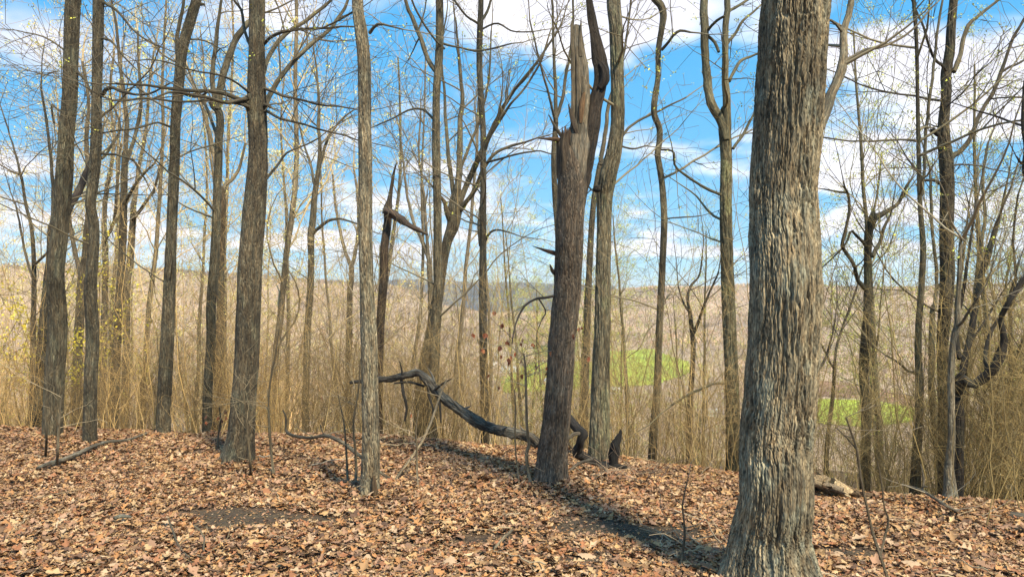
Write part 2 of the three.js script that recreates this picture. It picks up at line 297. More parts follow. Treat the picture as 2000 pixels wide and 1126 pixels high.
// o: label, D, pts (top to bottom: x, y, width), bark, tone, flare, rise (height), limbs [[x, y, w, dD], ...], auto (thin side branches), bud
function heroTree(name, o) {
  const rnd = rng(o.seed ?? 1), D = o.D ?? -onGround(...o.foot).z;
  let [P, R] = traced([...o.pts].reverse(), D);
  const gx = P[0].x + (P[0].x - P[1].x) * .2, gy = height(gx, P[0].z), base = V(gx, gy, P[0].z);
  if (P[0].y > gy - .1) { P.unshift(V(gx, gy - .15, P[0].z)); R.unshift(R[0] * (o.swell ?? 1.12)); }
  const t = thing(name, o.label, 'tree', base, o.group);
  if (o.rise) {                                               // the trunk above the frame
    const n = P.length, d = V().subVectors(P[n - 1], P[n - 2]).normalize(); let p = P[n - 1].clone(), r = R[n - 1];
    while (p.y < base.y + o.rise) { d.x += (rnd() - .5) * .16; d.z += (rnd() - .5) * .16; d.y += .12; d.normalize(); p = p.clone().addScaledVector(d, .9); r *= .88; P.push(p); R.push(r); }
  }
  if (!o.rise && name !== 'snag') { const n = P.length, d = V().subVectors(P[n - 1], P[n - 2]).normalize(); P.push(P[n - 1].clone().addScaledVector(d, R[n - 1] * 1.3)); R.push(R[n - 1] * .45); }   // a fork closes over the trunk's end
  for (let i = 1; i < P.length; i++) P[i].z += .05 * noise2(i * .7, o.seed ?? 1, 0, 0, 4) * Math.min(1, i / 3);
  const fine = o.fine ?? 1, [Q, S] = smooth(P, R, .05 / fine), kk = Math.max(1, Math.round(2 * Math.PI * R[0] / TU)), tone = o.tone ?? DARK, seed = o.seed ?? 1;
  const g = new Geo(), color = barkColor(tone, seed, o.lichen ?? .25, o.lichenColor), kind = o.bark === 'furrowed' ? 'furrowed' : 'ribbed';
  const shape = (r, a, v, c, u) => {
    const hgt = c.y - base.y, fl = o.flare ? o.flare * Math.exp(-Math.max(0, hgt + .05) / (o.flareH ?? .22)) * (1 + .45 * Math.cos(a * 3 + seed) + .3 * Math.cos(a * 5 + seed * 2) + (o.lean ?? 0) * Math.cos(a - Math.PI * (o.side ?? 1.5))) : 0;
    const ca = Math.cos(a), sa = Math.sin(a), lump = .05 * noise3(ca * 1.6 + seed * 7, c.y * 2.4, sa * 1.6) + .035 * noise3(ca * 3 + seed, c.y * 7, sa * 3);
    const rel = o.relief ?? (kind === 'furrowed' ? .012 : .005);
    return r * (1 + fl + lump) + rel * (barkH((u * kk) % 1, (v / TV) % 1, kind) - .82) * Math.min(1, r / .06);
  };
  const sides = o.sides ?? clamp(Math.round(2 * Math.PI * R[0] / (.014 / fine)), 16, 420);
  g.tube(Q, S, sides, color, { shape, relief: true, k: kk, cap: true });
  part('trunk', g, o.relief > .013 ? M.furrowedFine : M[o.bark ?? 'furrowed'], t);
  const tw = new Geo(), tips = [], tc = C(...(o.twigTone ?? tone.map((x) => x * .62))), to = { up: o.up ?? .03, kink: .34, split: o.split ?? 3.2, min: .0022, seg: .14, bare: .1, ...o.twig };
  for (const L of o.limbs ?? []) {
    const raw = L.p ?? L, [A, B] = traced(raw, D), [p, r] = smooth(A, B, .07), lg = new Geo();
    for (let i = 1; i < p.length; i++) { p[i].x += .006 * noise2(i * .5, seed, 0, 0, 31); p[i].y += .008 * noise2(i * .5, seed, 0, 0, 32); }
    lg.tube(p, r, sidesFor(r[0] * 1.5) + 2, barkColor((L.tone ?? tone).map((x) => x * .85), seed + 2, .15), { cap: true, shape: (q, a, v, c) => q * (1 + (L.dead ? .5 : .14) * noise3(Math.cos(a) * 2 + c.x * 8, c.y * 12, Math.sin(a) * 2 + c.z * 8) + (L.dead ? .3 * noise3(Math.cos(a) * 5, c.y * 30, Math.sin(a) * 5) : 0)) });
    part('branch', lg, L.dead ? M.wood : M.branch, t);
    if (L.bare) continue;
    let len = 0; for (let i = 1; i < p.length; i++) { const s = p[i].distanceTo(p[i - 1]); len += s; if (i > p.length * .18 && rnd() < (L.dense ?? 3.4) * s) { const e = V().subVectors(p[i], p[i - 1]).normalize(), sd = V(rnd() - .5, (rnd() - .4), (rnd() - .5) * .9).normalize(), k = e.multiplyScalar(.75).addScaledVector(sd, .8); grow(tw, tips, p[i], k, (.45 + rnd() * .8) * (L.reach ?? 1), Math.max(.003, r[i] * .45), 2, rnd, to, tc); } }
    grow(tw, tips, p[p.length - 1], V().subVectors(p[p.length - 1], p[p.length - 2]), .7 * (L.reach ?? 1), r[r.length - 1] * .9, 2, rnd, to, tc);
  }
  for (let k = 0; k < (o.auto ?? 0); k++) {                   // thin side branches, each a branch with its twigs
    const y = EYE + D * mix(o.autoLow ?? -.05, .4, rnd()); let i = 0; while (i < Q.length - 2 && Q[i].y < y) i++;
    const a = rnd() * Math.PI * 2, bg = new Geo(), dir = V(Math.cos(a), .15 + rnd() * .5, Math.sin(a) * .8);
    grow(bg, tips, Q[i].clone().addScaledVector(V(dir.x, 0, dir.z).normalize(), S[i] * .7), dir, .9 + rnd() * 1.5, .006 + rnd() * .01, 2, rnd, { ...to, up: (rnd() - .45) * .06 }, tc);
    part('branch', bg, M.twig, t);
  }
  if (!tw.empty) part('twigs', tw, M.twig, t, true);
  if (o.bud) { const b = new Geo(); buds(b, tips, rnd, Math.min(1, o.bud * 2.4), .018, o.budTone ?? GREEN, 1.8); if (!b.empty) part('young_leaves', b, M.leaflet, t, true); }
  if (o.rise) { const top = Q[Q.length - 1], cr = part('crown', crownShapes[seed % crownShapes.length], M.twig, t, true); cr.position.copy(top).sub(base); cr.rotation.y = seed * 1.7; cr.scale.setScalar(o.crown ?? .8); }
  return t;
}
// crowns that stand above the frame and shade what is below
const crownShapes = [1, 2, 3].map((s) => {
  const rnd = rng(500 + s), g = new Geo(), tips = [];
  for (let k = 0; k < 7; k++) { const a = k * 2.4 + rnd(); grow(g, tips, V(0, -2.2 + k * .36, 0), V(Math.cos(a), .9 + rnd() * .6, Math.sin(a)), 3 + rnd() * 1.6, .028, 3, rnd, { up: .02, kink: .3, split: .9, min: .003, seg: .4, bare: .2 }, C(.09, .075, .055)); }
  return g.geometry();
});

heroTree('oak_tree', {
  seed: 15, label: 'thickest tree in front, with deeply furrowed grey bark and pale lichen', foot: [1505, 1122],
  pts: [[1554, -60, 126], [1552, 60, 126], [1545, 200, 126], [1538, 400, 129], [1530, 563, 132], [1523, 763, 132], [1517, 863, 133], [1511, 963, 134], [1507, 1040, 141], [1504, 1126, 160]],
  bark: 'furrowed', tone: [.4, .325, .2], lichen: .24, lichenColor: [.4, .41, .3], relief: .03, fine: 3.6, flare: .25, flareH: .16, lean: .6, rise: 9, crown: 1,
  limbs: [{ p: [[1600, 250, 20, .1], [1622, 195, 20, .3], [1640, 150, 19, .4], [1649, 110, 16, .5], [1650, 60, 14, .6], [1664, 0, 12, .7], [1672, -60, 10, .7]], dense: 1 }, { p: [[1651, 118, 6, .5], [1690, 100, 6, .6], [1740, 85, 5, .7], [1785, 55, 4, .8], [1830, 5, 3, .9]], dense: 1.6 }, { p: [[1646, 62, 7, .55], [1632, 48, 6, .55], [1620, 40, 5, .55]], dense: 2, reach: .6 }],
});
heroTree('maple_tree', {
  seed: 5, label: 'dark knotted trunk with spreading limbs and a flared base on the leaf litter', foot: [462, 897],
  pts: [[502, -60, 30], [502, 100, 31], [499, 190, 37], [502, 300, 36], [497, 400, 43], [490, 500, 45], [485, 600, 46], [480, 700, 46], [474, 800, 46], [468, 850, 48], [460, 900, 58]],
  bark: 'ribbed', tone: DARK, lichen: .2, fine: 1.6, flare: .3, flareH: .2, lean: .5, side: 1.5, rise: 10, bud: .15,
  limbs: [
    { p: [[488, 205, 11, 0], [470, 195, 10, -.1], [430, 182, 8, -.2], [360, 176, 7, -.3], [290, 168, 5, -.4], [225, 163, 4, -.5]], dense: 4 }, { p: [[488, 190, 8, 0], [440, 200, 7, -.4], [395, 190, 6, -.6], [340, 180, 5, -.8], [290, 195, 3, -.9]], dense: 4 },
    { p: [[486, 215, 10, 0], [478, 205, 8, -.1], [465, 203, 5, -.1]], dense: 3, reach: .5 },
    { p: [[514, 215, 10, 0], [530, 180, 10, .2], [560, 135, 9, .3], [600, 92, 8, .5], [640, 60, 7, .6], [670, 20, 6, .7], [690, -30, 4, .7]], dense: 2.6, tone: MID }, { p: [[512, 150, 9, 0], [525, 110, 9, .2], [560, 65, 8, .4], [600, 38, 7, .5], [640, 5, 6, .6], [660, -20, 5, .6]], dense: 2.6, tone: MID },
    { p: [[512, 88, 7, 0], [530, 72, 6, -.1], [560, 62, 6, -.3], [610, 56, 5, -.4], [650, 54, 4, -.5], [690, 52, 3, -.5]], dense: 3 }, { p: [[514, 172, 6, 0], [570, 192, 5, -.3], [630, 205, 4, -.4], [690, 212, 3, -.5]], dense: 3.4 },
    { p: [[516, 215, 6, 0], [550, 232, 5, -.2], [600, 246, 4, -.3], [660, 262, 3, -.4], [700, 274, 3, -.5]], dense: 3.4 }, { p: [[518, 350, 6, 0], [540, 325, 5, .2], [560, 300, 4, .3], [600, 282, 3, .4], [620, 270, 3, .4]], dense: 3 },
    { p: [[486, 208, 6, -.1], [430, 196, 5, -.3], [360, 200, 4, -.5], [290, 192, 4, -.7], [220, 196, 3, -.8], [150, 160, 2, -.9]], dense: 5 }, { p: [[486, 180, 5, -.1], [440, 150, 4, -.4], [380, 140, 3, -.6], [320, 120, 3, -.8], [260, 118, 2, -.9]], dense: 4.5 }, { p: [[514, 205, 9, 0], [522, 206, 8, -.05], [530, 210, 5, -.1]], dense: 60, reach: .22 },
    { p: [[492, 100, 7, 0], [478, 60, 6, .2], [470, 20, 5, .3], [450, -10, 4, .3]], dense: 3 },
  ],
});
heroTree('maple_tree', {
  seed: 6, label: 'straight grey trunk with a rotted hollow at its foot, right beside the leaning pale stick', foot: [722, 964],
  pts: [[697, -60, 22], [699, 20, 23], [705, 60, 25], [711, 120, 25], [712, 250, 26], [714, 350, 27], [715, 450, 27], [717, 563, 28], [721, 663, 32], [724, 763, 33], [725, 863, 34], [722, 930, 36], [721, 964, 40]],
  bark: 'ribbed', tone: [.42, .345, .215], lichen: .15, fine: 1.6, flare: .12, flareH: .12, rise: 9, limbs: [{ p: [[722, 64, 7, 0], [738, 48, 6, -.1], [760, 50, 4, -.2], [785, 55, 3, -.2]], dense: 3 }, { p: [[698, 20, 4, 0], [660, 40, 4, .2], [620, 55, 3, .3], [570, 60, 2, .4]], dense: 3 }],
});
heroTree('snag', {
  seed: 11, label: 'big broken dead trunk, its splintered pale top rising beside a dark side stem', foot: [1078, 938],
  pts: [[1112, 292, 42], [1114, 312, 48], [1116, 350, 56], [1112, 450, 56], [1109, 563, 54], [1098, 663, 53], [1090, 763, 52], [1083, 843, 54], [1078, 888, 57], [1075, 940, 62]],
  bark: 'ribbed', tone: [.27, .205, .14], lichen: .06, fine: 1.9, flare: .22, flareH: .17, swell: 1.05,
});
heroTree('maple_tree', {
  seed: 12, label: 'thick wavy trunk with a dark knob, just right of the broken snag', D: 7.4,
  pts: [[1197, -60, 27], [1199, 0, 27], [1202, 60, 26], [1204, 120, 26], [1206, 190, 26], [1205, 250, 27], [1198, 300, 30], [1187, 345, 33], [1182, 380, 31], [1181, 430, 29], [1179, 500, 29], [1177, 563, 30], [1175, 663, 32], [1173, 763, 36], [1171, 863, 40]],
  bark: 'furrowed', tone: [.33, .28, .17], lichen: .3, lichenColor: [.36, .36, .2], fine: 1.5, rise: 10, flare: .1, limbs: [{ p: [[1168, 368, 14, -.05], [1162, 368, 12, -.1]], bare: true, tone: [.05, .04, .03] }, { p: [[1214, 285, 4, 0], [1240, 290, 4, .2], [1265, 285, 3, .3]], dense: 4 }], auto: 5, bud: .5,
});
heroTree('maple_tree', {
  seed: 1, label: 'dark leaning trunk nearest the left edge, with a broken limb behind it', D: 8.6,
  pts: [[144, -60, 28], [142, 30, 28], [139, 100, 27], [135, 200, 27], [129, 260, 27], [121, 350, 30], [117, 450, 29], [112, 540, 30], [108, 620, 34], [104, 763, 36], [102, 860, 38]],
  bark: 'furrowed', tone: [.2, .165, .1], lichen: .25, fine: 1.3, rise: 11, limbs: [{ p: [[126, 425, 12, .1], [138, 400, 13, .3], [152, 375, 14, .5], [165, 345, 13, .7], [176, 315, 8, .8], [186, 280, 5, .9]], tone: [.14, .1, .07], dense: 1 }, { p: [[124, 218, 5, 0], [112, 214, 4, .1], [100, 205, 4, .2], [104, 240, 3, .2]], dense: 1.5, reach: .6 }, { p: [[150, 140, 5, 0], [165, 155, 5, -.2], [180, 185, 3, -.3]], dense: 2.4 }], auto: 5,
});
heroTree('maple_tree', {
  seed: 2, label: 'straight slim dark trunk second from the left edge, with low crooked side branches', D: 8.3,
  pts: [[191, -60, 20], [190, 0, 21], [188, 100, 20], [187, 200, 19], [187, 300, 21], [183, 360, 20], [181, 400, 19], [184, 440, 18], [183, 500, 20], [179, 563, 23], [177, 663, 24], [176, 763, 24], [176, 850, 26]],
  bark: 'ribbed', tone: [.2, .165, .1], lichen: .15, fine: 1.3, rise: 9, limbs: [{ p: [[198, 185, 9, 0], [206, 176, 8, -.1], [216, 171, 7, -.2], [240, 180, 5, -.3], [280, 185, 4, -.4], [330, 165, 3, -.6]], dense: 2.6 }, { p: [[198, 300, 5, 0], [225, 302, 4, -.2], [260, 315, 4, -.3], [283, 350, 3, -.3]], dense: 2.6 }, { p: [[200, 74, 5, 0], [216, 80, 5, -.2], [232, 100, 3, -.4], [260, 130, 3, -.5]], dense: 2.8 }, { p: [[202, 4, 6, 0], [225, 18, 5, -.1], [250, 48, 4, -.3], [280, 75, 3, -.4], [320, 95, 3, -.5]], dense: 3 }, { p: [[198, 310, 6, .1], [214, 290, 5, .2], [230, 262, 5, .3], [232, 235, 4, .4], [222, 210, 3, .5]], dense: 2.4, tone: MID }], auto: 6,
});
heroTree('maple_tree', {
  seed: 3, label: 'slim dark trunk left of the two-stemmed crooked trunk, forking high up', D: 9,
  pts: [[392, -60, 18], [386, 0, 18], [372, 50, 20], [358, 100, 21], [351, 150, 20], [348, 200, 20], [343, 250, 19], [339, 300, 19], [336, 350, 20], [333, 450, 20], [331, 563, 23], [328, 663, 25], [323, 763, 26], [320, 850, 28]],
  bark: 'ribbed', tone: [.2, .165, .1], lichen: .15, fine: 1.3, rise: 10, limbs: [{ p: [[340, 250, 5, 0], [305, 240, 4, -.2], [260, 252, 4, -.4], [205, 258, 3, -.5], [140, 285, 2, -.6]], dense: 4 }, { p: [[352, 180, 4, 0], [380, 190, 4, -.2], [420, 175, 3, -.4], [460, 180, 2, -.5]], dense: 4 }, { p: [[346, 108, 8, 0], [344, 80, 8, .1], [349, 45, 7, .2], [357, 15, 6, .2], [362, -30, 5, .2]], dense: 1.5 }, { p: [[390, 8, 7, 0], [398, 8, 5, 0]], bare: true }], auto: 6, autoLow: -.12,
});
heroTree('maple_tree', {
  seed: 4, label: 'slim trunk left of the knotted trunk, splitting into two crooked stems high up', D: 9.4,
  pts: [[415, 205, 14], [424, 215, 15], [428, 240, 15], [427, 270, 15], [426, 300, 15], [422, 350, 16], [421, 450, 17], [418, 530, 19], [413, 600, 19], [409, 663, 18], [406, 763, 18], [405, 850, 20]],
  bark: 'ribbed', tone: [.27, .225, .135], lichen: .15, fine: 1.2, auto: 3,
  limbs: [{ p: [[424, 212, 13, 0], [432, 160, 14, 0], [445, 115, 13, .1], [460, 78, 12, .2], [475, 55, 11, .2], [500, 30, 10, .3], [520, -20, 8, .3]], dense: 1.6 }, { p: [[420, 206, 9, 0], [414, 150, 9, .1], [422, 80, 8, .2], [426, 40, 6, .2], [434, -10, 5, .3]], dense: 1.8 }, { p: [[424, 270, 7, .1], [416, 245, 6, .3], [405, 215, 6, .4], [388, 185, 5, .5], [375, 165, 4, .6]], dense: 2, tone: PALE }],
});
heroTree('broken_tree', {
  seed: 7, label: 'small snapped-off tree with a thin upright spike and a broken top hanging to the right', D: 9.2,
  pts: [[757, 410, 17], [756, 430, 16], [752, 480, 17], [750, 540, 17], [745, 600, 17], [740, 690, 17], [738, 780, 18], [737, 860, 20]],
  bark: 'ribbed', tone: [.2, .135, .085], lichen: .06, fine: 1.2,
  limbs: [{ p: [[756, 418, 15, 0], [758, 400, 12, 0], [762, 375, 7, 0], [768, 345, 5, 0], [775, 318, 3, 0]], bare: true, dead: true, tone: [.27, .19, .12] }, { p: [[752, 410, 16, -.1], [768, 418, 17, -.15], [784, 430, 15, -.2], [800, 441, 11, -.25], [818, 450, 7, -.3], [836, 457, 3, -.35]], bare: true, dead: true, tone: [.18, .12, .085] }],
});
heroTree('maple_tree', {
  seed: 8, label: 'straight dark trunk standing right in front of the forked tree at centre', D: 9.3,
  pts: [[858, -60, 14], [859, 20, 15], [859, 80, 16], [857, 120, 16], [853, 180, 15], [852, 230, 15], [852, 300, 17], [854, 400, 16], [855, 500, 17], [855, 563, 19], [850, 663, 20], [846, 763, 20], [843, 860, 22]],
  bark: 'ribbed', tone: [.29, .24, .145], lichen: .2, fine: 1.2, rise: 9, auto: 5, bud: .1,
  limbs: [{ p: [[850, 138, 9, 0], [836, 115, 9, .1], [820, 72, 9, .2], [805, 35, 8, .3], [793, 5, 7, .3], [785, -40, 6, .3]], dense: 1.4 }, { p: [[846, 232, 5, 0], [825, 212, 5, .2], [800, 215, 4, .3], [770, 230, 3, .4], [735, 245, 3, .5]], dense: 2.6 }, { p: [[868, 95, 4, 0], [845, 70, 4, -.2], [820, 35, 4, -.3], [800, -10, 4, -.4]], dense: 2 }, { p: [[864, 85, 5, 0], [890, 90, 4, -.1], [930, 100, 4, -.2], [1000, 85, 3, -.3]], dense: 2.4 }],
});
heroTree('oak_tree', {
  seed: 9, label: 'forked tree at centre, three limbs fanning out from a swollen knotty fork', D: 11,
  pts: [[892, 385, 26], [888, 410, 29], [885, 440, 24], [874, 470, 19], [866, 510, 18], [858, 560, 20], [845, 640, 24], [832, 720, 30], [825, 800, 32], [822, 860, 34]],
  bark: 'furrowed', tone: [.3, .24, .145], lichen: .25, fine: 1, bud: .12,
  limbs: [{ p: [[890, 390, 15, 0], [896, 350, 13, .1], [898, 300, 12, .2], [898, 250, 11, .3], [903, 200, 8, .4], [900, 150, 7, .5], [895, 90, 5, .5], [890, 40, 4, .5]], dense: 2.2 }, { p: [[898, 395, 12, 0], [912, 360, 11, .1], [930, 320, 11, -.1], [948, 280, 10, -.2], [968, 240, 9, -.3], [985, 205, 8, -.4], [1010, 170, 6, -.5], [1050, 120, 5, -.6], [1090, 60, 4, -.6]], dense: 2.2 }, { p: [[894, 415, 11, 0], [908, 398, 10, -.1], [928, 370, 9, -.2], [940, 340, 7, -.3], [965, 300, 6, -.4], [1000, 285, 5, -.4], [1050, 270, 3, -.5]], dense: 2.4 }, { p: [[878, 432, 10, 0], [872, 412, 10, -.1], [868, 395, 8, -.1], [860, 383, 5, -.1]], dense: 1, tone: [.32, .22, .1] }, { p: [[886, 380, 9, .1], [878, 320, 8, .2], [872, 260, 7, .4], [868, 180, 5, .5], [862, 100, 4, .5], [872, 30, 3, .5]], dense: 2, tone: MID }, { p: [[892, 350, 6, .2], [915, 290, 6, .4], [940, 225, 5, .5], [955, 150, 4, .6], [960, 60, 3, .6]], dense: 2.2, tone: MID }],
});
heroTree('maple_tree', {
  seed: 10, label: 'slender straight trunk between the forked tree and the broken snag', D: 9.4,
  pts: [[941, -60, 10], [939, 20, 11], [938, 50, 12], [936, 100, 12], [937, 150, 12], [940, 200, 12], [943, 250, 12], [944, 320, 12], [944, 400, 12], [943, 563, 15], [944, 663, 16], [946, 763, 16], [948, 880, 17]],
  bark: 'ribbed', tone: [.24, .2, .13], lichen: .15, fine: 1.2, rise: 8, auto: 6, bud: .35,
  limbs: [{ p: [[948, 318, 5, 0], [975, 310, 4, -.2], [1010, 300, 4, -.4], [1050, 295, 3, -.5], [1080, 300, 2, -.6]], dense: 3 }, { p: [[945, 300, 7, 0], [955, 270, 6, -.1], [975, 235, 6, -.2], [1000, 200, 5, -.3], [1030, 165, 4, -.3], [1060, 110, 4, -.4], [1075, 60, 3, -.4]], dense: 2.4, tone: MID }, { p: [[940, 42, 6, 0], [952, 20, 5, .1], [962, -20, 4, .2]], dense: 2 }, { p: [[934, 46, 5, 0], [910, 30, 4, -.2], [880, -10, 4, -.3]], dense: 2 }, { p: [[936, 60, 4, 0], [970, 45, 4, -.1], [1000, 60, 3, -.2], [1040, 62, 3, -.2]], dense: 2.4 }, { p: [[948, 470, 5, 0], [956, 455, 5, -.1], [970, 448, 4, -.2], [1000, 455, 3, -.3]], dense: 2.6 }, { p: [[938, 480, 6, .1], [934, 440, 5, .2], [938, 400, 4, .3]], dense: 1.5, reach: .5 }],
});
heroTree('beech_tree', {
  seed: 13, label: 'slim wavy S-bent stem between the thick wavy trunk and the two-stemmed tree', D: 8.3,
  pts: [[1262, -60, 14], [1276, -5, 15], [1290, 12, 15], [1295, 30, 14], [1292, 55, 12], [1287, 95, 11], [1286, 150, 10], [1282, 180, 12], [1277, 205, 12], [1278, 225, 12], [1288, 250, 12], [1289, 275, 12], [1285, 300, 12], [1289, 325, 12], [1295, 360, 12], [1296, 425, 13], [1294, 500, 13], [1292, 563, 14], [1288, 663, 14], [1283, 763, 15], [1275, 870, 17]],
  bark: 'ribbed', tone: [.36, .3, .18], lichen: .2, fine: 1.4, rise: 8, auto: 3, bud: .5, limbs: [{ p: [[1293, 97, 6, 0], [1305, 85, 6, -.1], [1318, 66, 6, -.2], [1330, 59, 5, -.2], [1348, 62, 4, -.3]], dense: 2.4 }, { p: [[1300, 428, 3, 0], [1330, 425, 3, -.2], [1370, 420, 2, -.3]], dense: 3 }, { p: [[1292, 292, 4, 0], [1315, 297, 4, -.1], [1318, 315, 3, -.2]], dense: 2.4 }],
});
heroTree('maple_tree', {
  seed: 14, label: 'greenish trunk dividing into two upright stems high up, left of the thickest tree', D: 7.8,
  pts: [[1417, 222, 23], [1418, 250, 24], [1421, 300, 23], [1419, 400, 23], [1421, 480, 24], [1424, 563, 26], [1429, 663, 26], [1431, 763, 26], [1432, 870, 28]],
  bark: 'furrowed', tone: [.31, .27, .15], lichen: .4, lichenColor: [.38, .37, .17], fine: 1.4, bud: .3, auto: 3, autoLow: -.1,
  limbs: [{ p: [[1418, 272, 13, 0], [1413, 250, 17, 0], [1405, 229, 18, 0], [1394, 210, 19, 0], [1384, 180, 17, .05], [1380, 140, 16, .1], [1377, 90, 15, .1], [1376, 40, 16, .15], [1376, 0, 15, .2], [1380, -60, 14, .2]], dense: .6 }, { p: [[1419, 272, 14, 0], [1420, 246, 17, 0], [1419, 200, 16, 0], [1417, 150, 14, 0], [1416, 100, 12, 0], [1418, 50, 13, 0], [1421, 0, 12, 0], [1424, -60, 11, 0]], dense: .8 }, { p: [[1384, 71, 6, .1], [1396, 82, 6, .05], [1404, 100, 6, 0]], bare: true }, { p: [[1425, 158, 7, 0], [1436, 135, 6, .1], [1446, 118, 6, .2], [1462, 110, 5, .3], [1482, 104, 4, .3]], dense: 2.4 }, { p: [[1408, 380, 6, 0], [1385, 370, 6, -.1], [1360, 355, 5, -.2], [1335, 338, 5, -.3], [1320, 325, 4, -.3], [1315, 300, 3, -.4]], dense: 2 }, { p: [[1432, 290, 6, 0], [1446, 270, 6, .1], [1455, 255, 6, .2], [1466, 232, 5, .2]], dense: 2 }, { p: [[1424, 22, 6, 0], [1440, 12, 6, .1], [1465, -5, 5, .2]], dense: 2 }, { p: [[1420, 85, 7, 0], [1436, 65, 6, .1], [1450, 40, 5, .1], [1480, 15, 4, .2]], dense: 2 }, { p: [[1382, 60, 6, .1], [1400, 40, 6, 0], [1415, 30, 5, -.1]], bare: true }, { p: [[1414, 748, 5, -.1], [1390, 750, 5, -.2], [1365, 760, 5, -.3], [1350, 766, 5, -.3], [1338, 772, 4, -.3], [1312, 792, 4, -.3]], dense: 2 }],
});
heroTree('crooked_tree', {
  seed: 16, label: 'small crooked-topped tree standing alone against the green field right of the thickest tree', D: 7.9,
  pts: [[1702, 425, 17], [1697, 450, 16], [1697, 500, 14], [1697, 563, 17], [1692, 620, 17], [1691, 650, 18], [1691, 690, 20], [1691, 720, 18], [1691, 800, 17], [1690, 870, 18], [1689, 920, 20]],
  bark: 'ribbed', tone: [.17, .14, .08], lichen: .25, lichenColor: [.22, .22, .09], fine: 1.3, twigTone: [.06, .05, .035],
  limbs: [{ p: [[1701, 432, 17, 0], [1710, 424, 15, 0], [1722, 418, 11, .05], [1740, 408, 8, .1], [1756, 395, 7, .2], [1768, 370, 6, .2], [1780, 350, 4, .3]], dense: 2.6 }, { p: [[1704, 500, 8, 0], [1712, 485, 8, .1], [1722, 465, 7, .2], [1726, 445, 6, .2], [1740, 420, 4, .3]], dense: 2.4 }, { p: [[1692, 480, 7, 0], [1683, 468, 6, -.1], [1670, 456, 5, -.2], [1664, 450, 5, -.2], [1655, 470, 4, -.2], [1645, 485, 4, -.2]], dense: 2.2 }, { p: [[1690, 563, 9, 0], [1675, 545, 7, -.1], [1668, 515, 7, -.2], [1650, 490, 7, -.2], [1645, 480, 7, -.3], [1652, 450, 6, -.3], [1657, 420, 5, -.3], [1658, 385, 5, -.3], [1650, 365, 4, -.4], [1648, 355, 3, -.4]], dense: 2.4 }, { p: [[1655, 376, 5, -.3], [1630, 372, 4, -.3], [1608, 368, 3, -.3]], dense: 2 }],
});
heroTree('slender_tree', {
  seed: 17, label: 'slender straight trunk left of the dark kinked trunk on the right, pale at its foot', D: 7.2,
  pts: [[1781, -60, 7], [1783, 0, 7], [1787, 60, 7], [1790, 100, 7], [1793, 200, 7], [1795, 300, 8], [1798, 400, 9], [1799, 480, 11], [1799, 563, 12], [1796, 663, 13], [1794, 763, 15], [1791, 863, 17], [1788, 950, 21]],
  bark: 'ribbed', tone: [.32, .27, .16], lichen: .3, lichenColor: [.23, .23, .12], fine: 1.4, rise: 7, auto: 7, bud: .3, crown: .5,
  limbs: [{ p: [[1802, 380, 6, .1], [1806, 330, 6, .15], [1808, 280, 6, .2], [1813, 220, 6, .2], [1820, 170, 6, .2], [1825, 120, 5, .3], [1832, 60, 5, .3], [1842, 0, 4, .3]], dense: 1.6 }, { p: [[1790, 275, 5, 0], [1760, 273, 4, -.1], [1720, 274, 4, -.2], [1680, 276, 4, -.3], [1640, 272, 3, -.3], [1605, 268, 3, -.4]], dense: 2.6 }, { p: [[1786, 728, 6, 0], [1775, 725, 5, -.1], [1760, 712, 5, -.2], [1745, 700, 4, -.3], [1730, 693, 4, -.3]], dense: 2.6 }],
});
heroTree('oak_tree', {
  seed: 18, label: 'dark kinked trunk on the right with a long limb slanting up to the right edge', D: 7.8,
  pts: [[1866, -60, 15], [1865, 0, 15], [1861, 50, 16], [1859, 100, 18], [1852, 140, 20], [1847, 175, 19], [1843, 205, 18], [1840, 240, 20], [1841, 275, 23], [1845, 310, 26], [1847, 360, 26], [1846, 450, 25], [1847, 530, 26], [1844, 590, 25], [1842, 663, 21], [1844, 763, 21], [1846, 900, 24]],
  bark: 'furrowed', tone: [.16, .13, .08], lichen: .25, lichenColor: [.2, .19, .08], fine: 1.3, rise: 9, twigTone: [.06, .05, .035], auto: 5, bud: .2, budTone: GREEN,
  limbs: [{ p: [[1856, 310, 11, 0], [1872, 298, 10, .05], [1890, 280, 9, .1], [1903, 252, 9, .15], [1912, 230, 8, .2], [1925, 205, 8, .3], [1940, 180, 8, .3], [1955, 145, 7, .4], [1966, 110, 6, .4], [1980, 75, 6, .5], [2000, 40, 5, .5], [2030, -10, 4, .5]], dense: 1.6 }, { p: [[1864, 140, 9, 0], [1876, 110, 9, .1], [1884, 70, 8, .2], [1892, 50, 8, .2], [1920, 25, 6, .3], [1950, 0, 5, .3], [1975, -25, 4, .3]], dense: 1.8, tone: MID }, { p: [[1848, 138, 6, 0], [1838, 125, 6, -.1], [1824, 110, 5, -.2], [1810, 75, 5, -.3], [1800, 40, 4, -.3], [1780, 0, 3, -.3]], dense: 2 }, { p: [[1832, 262, 10, -.05], [1824, 256, 11, -.1], [1819, 256, 6, -.1]], bare: true, tone: [.05, .04, .03] }, { p: [[1836, 358, 7, 0], [1822, 352, 6, -.1], [1805, 350, 5, -.2], [1800, 345, 4, -.2]], dense: 2 }, { p: [[1958, 140, 5, .4], [1980, 128, 5, .4], [2005, 115, 4, .5]], dense: 2 }],
});
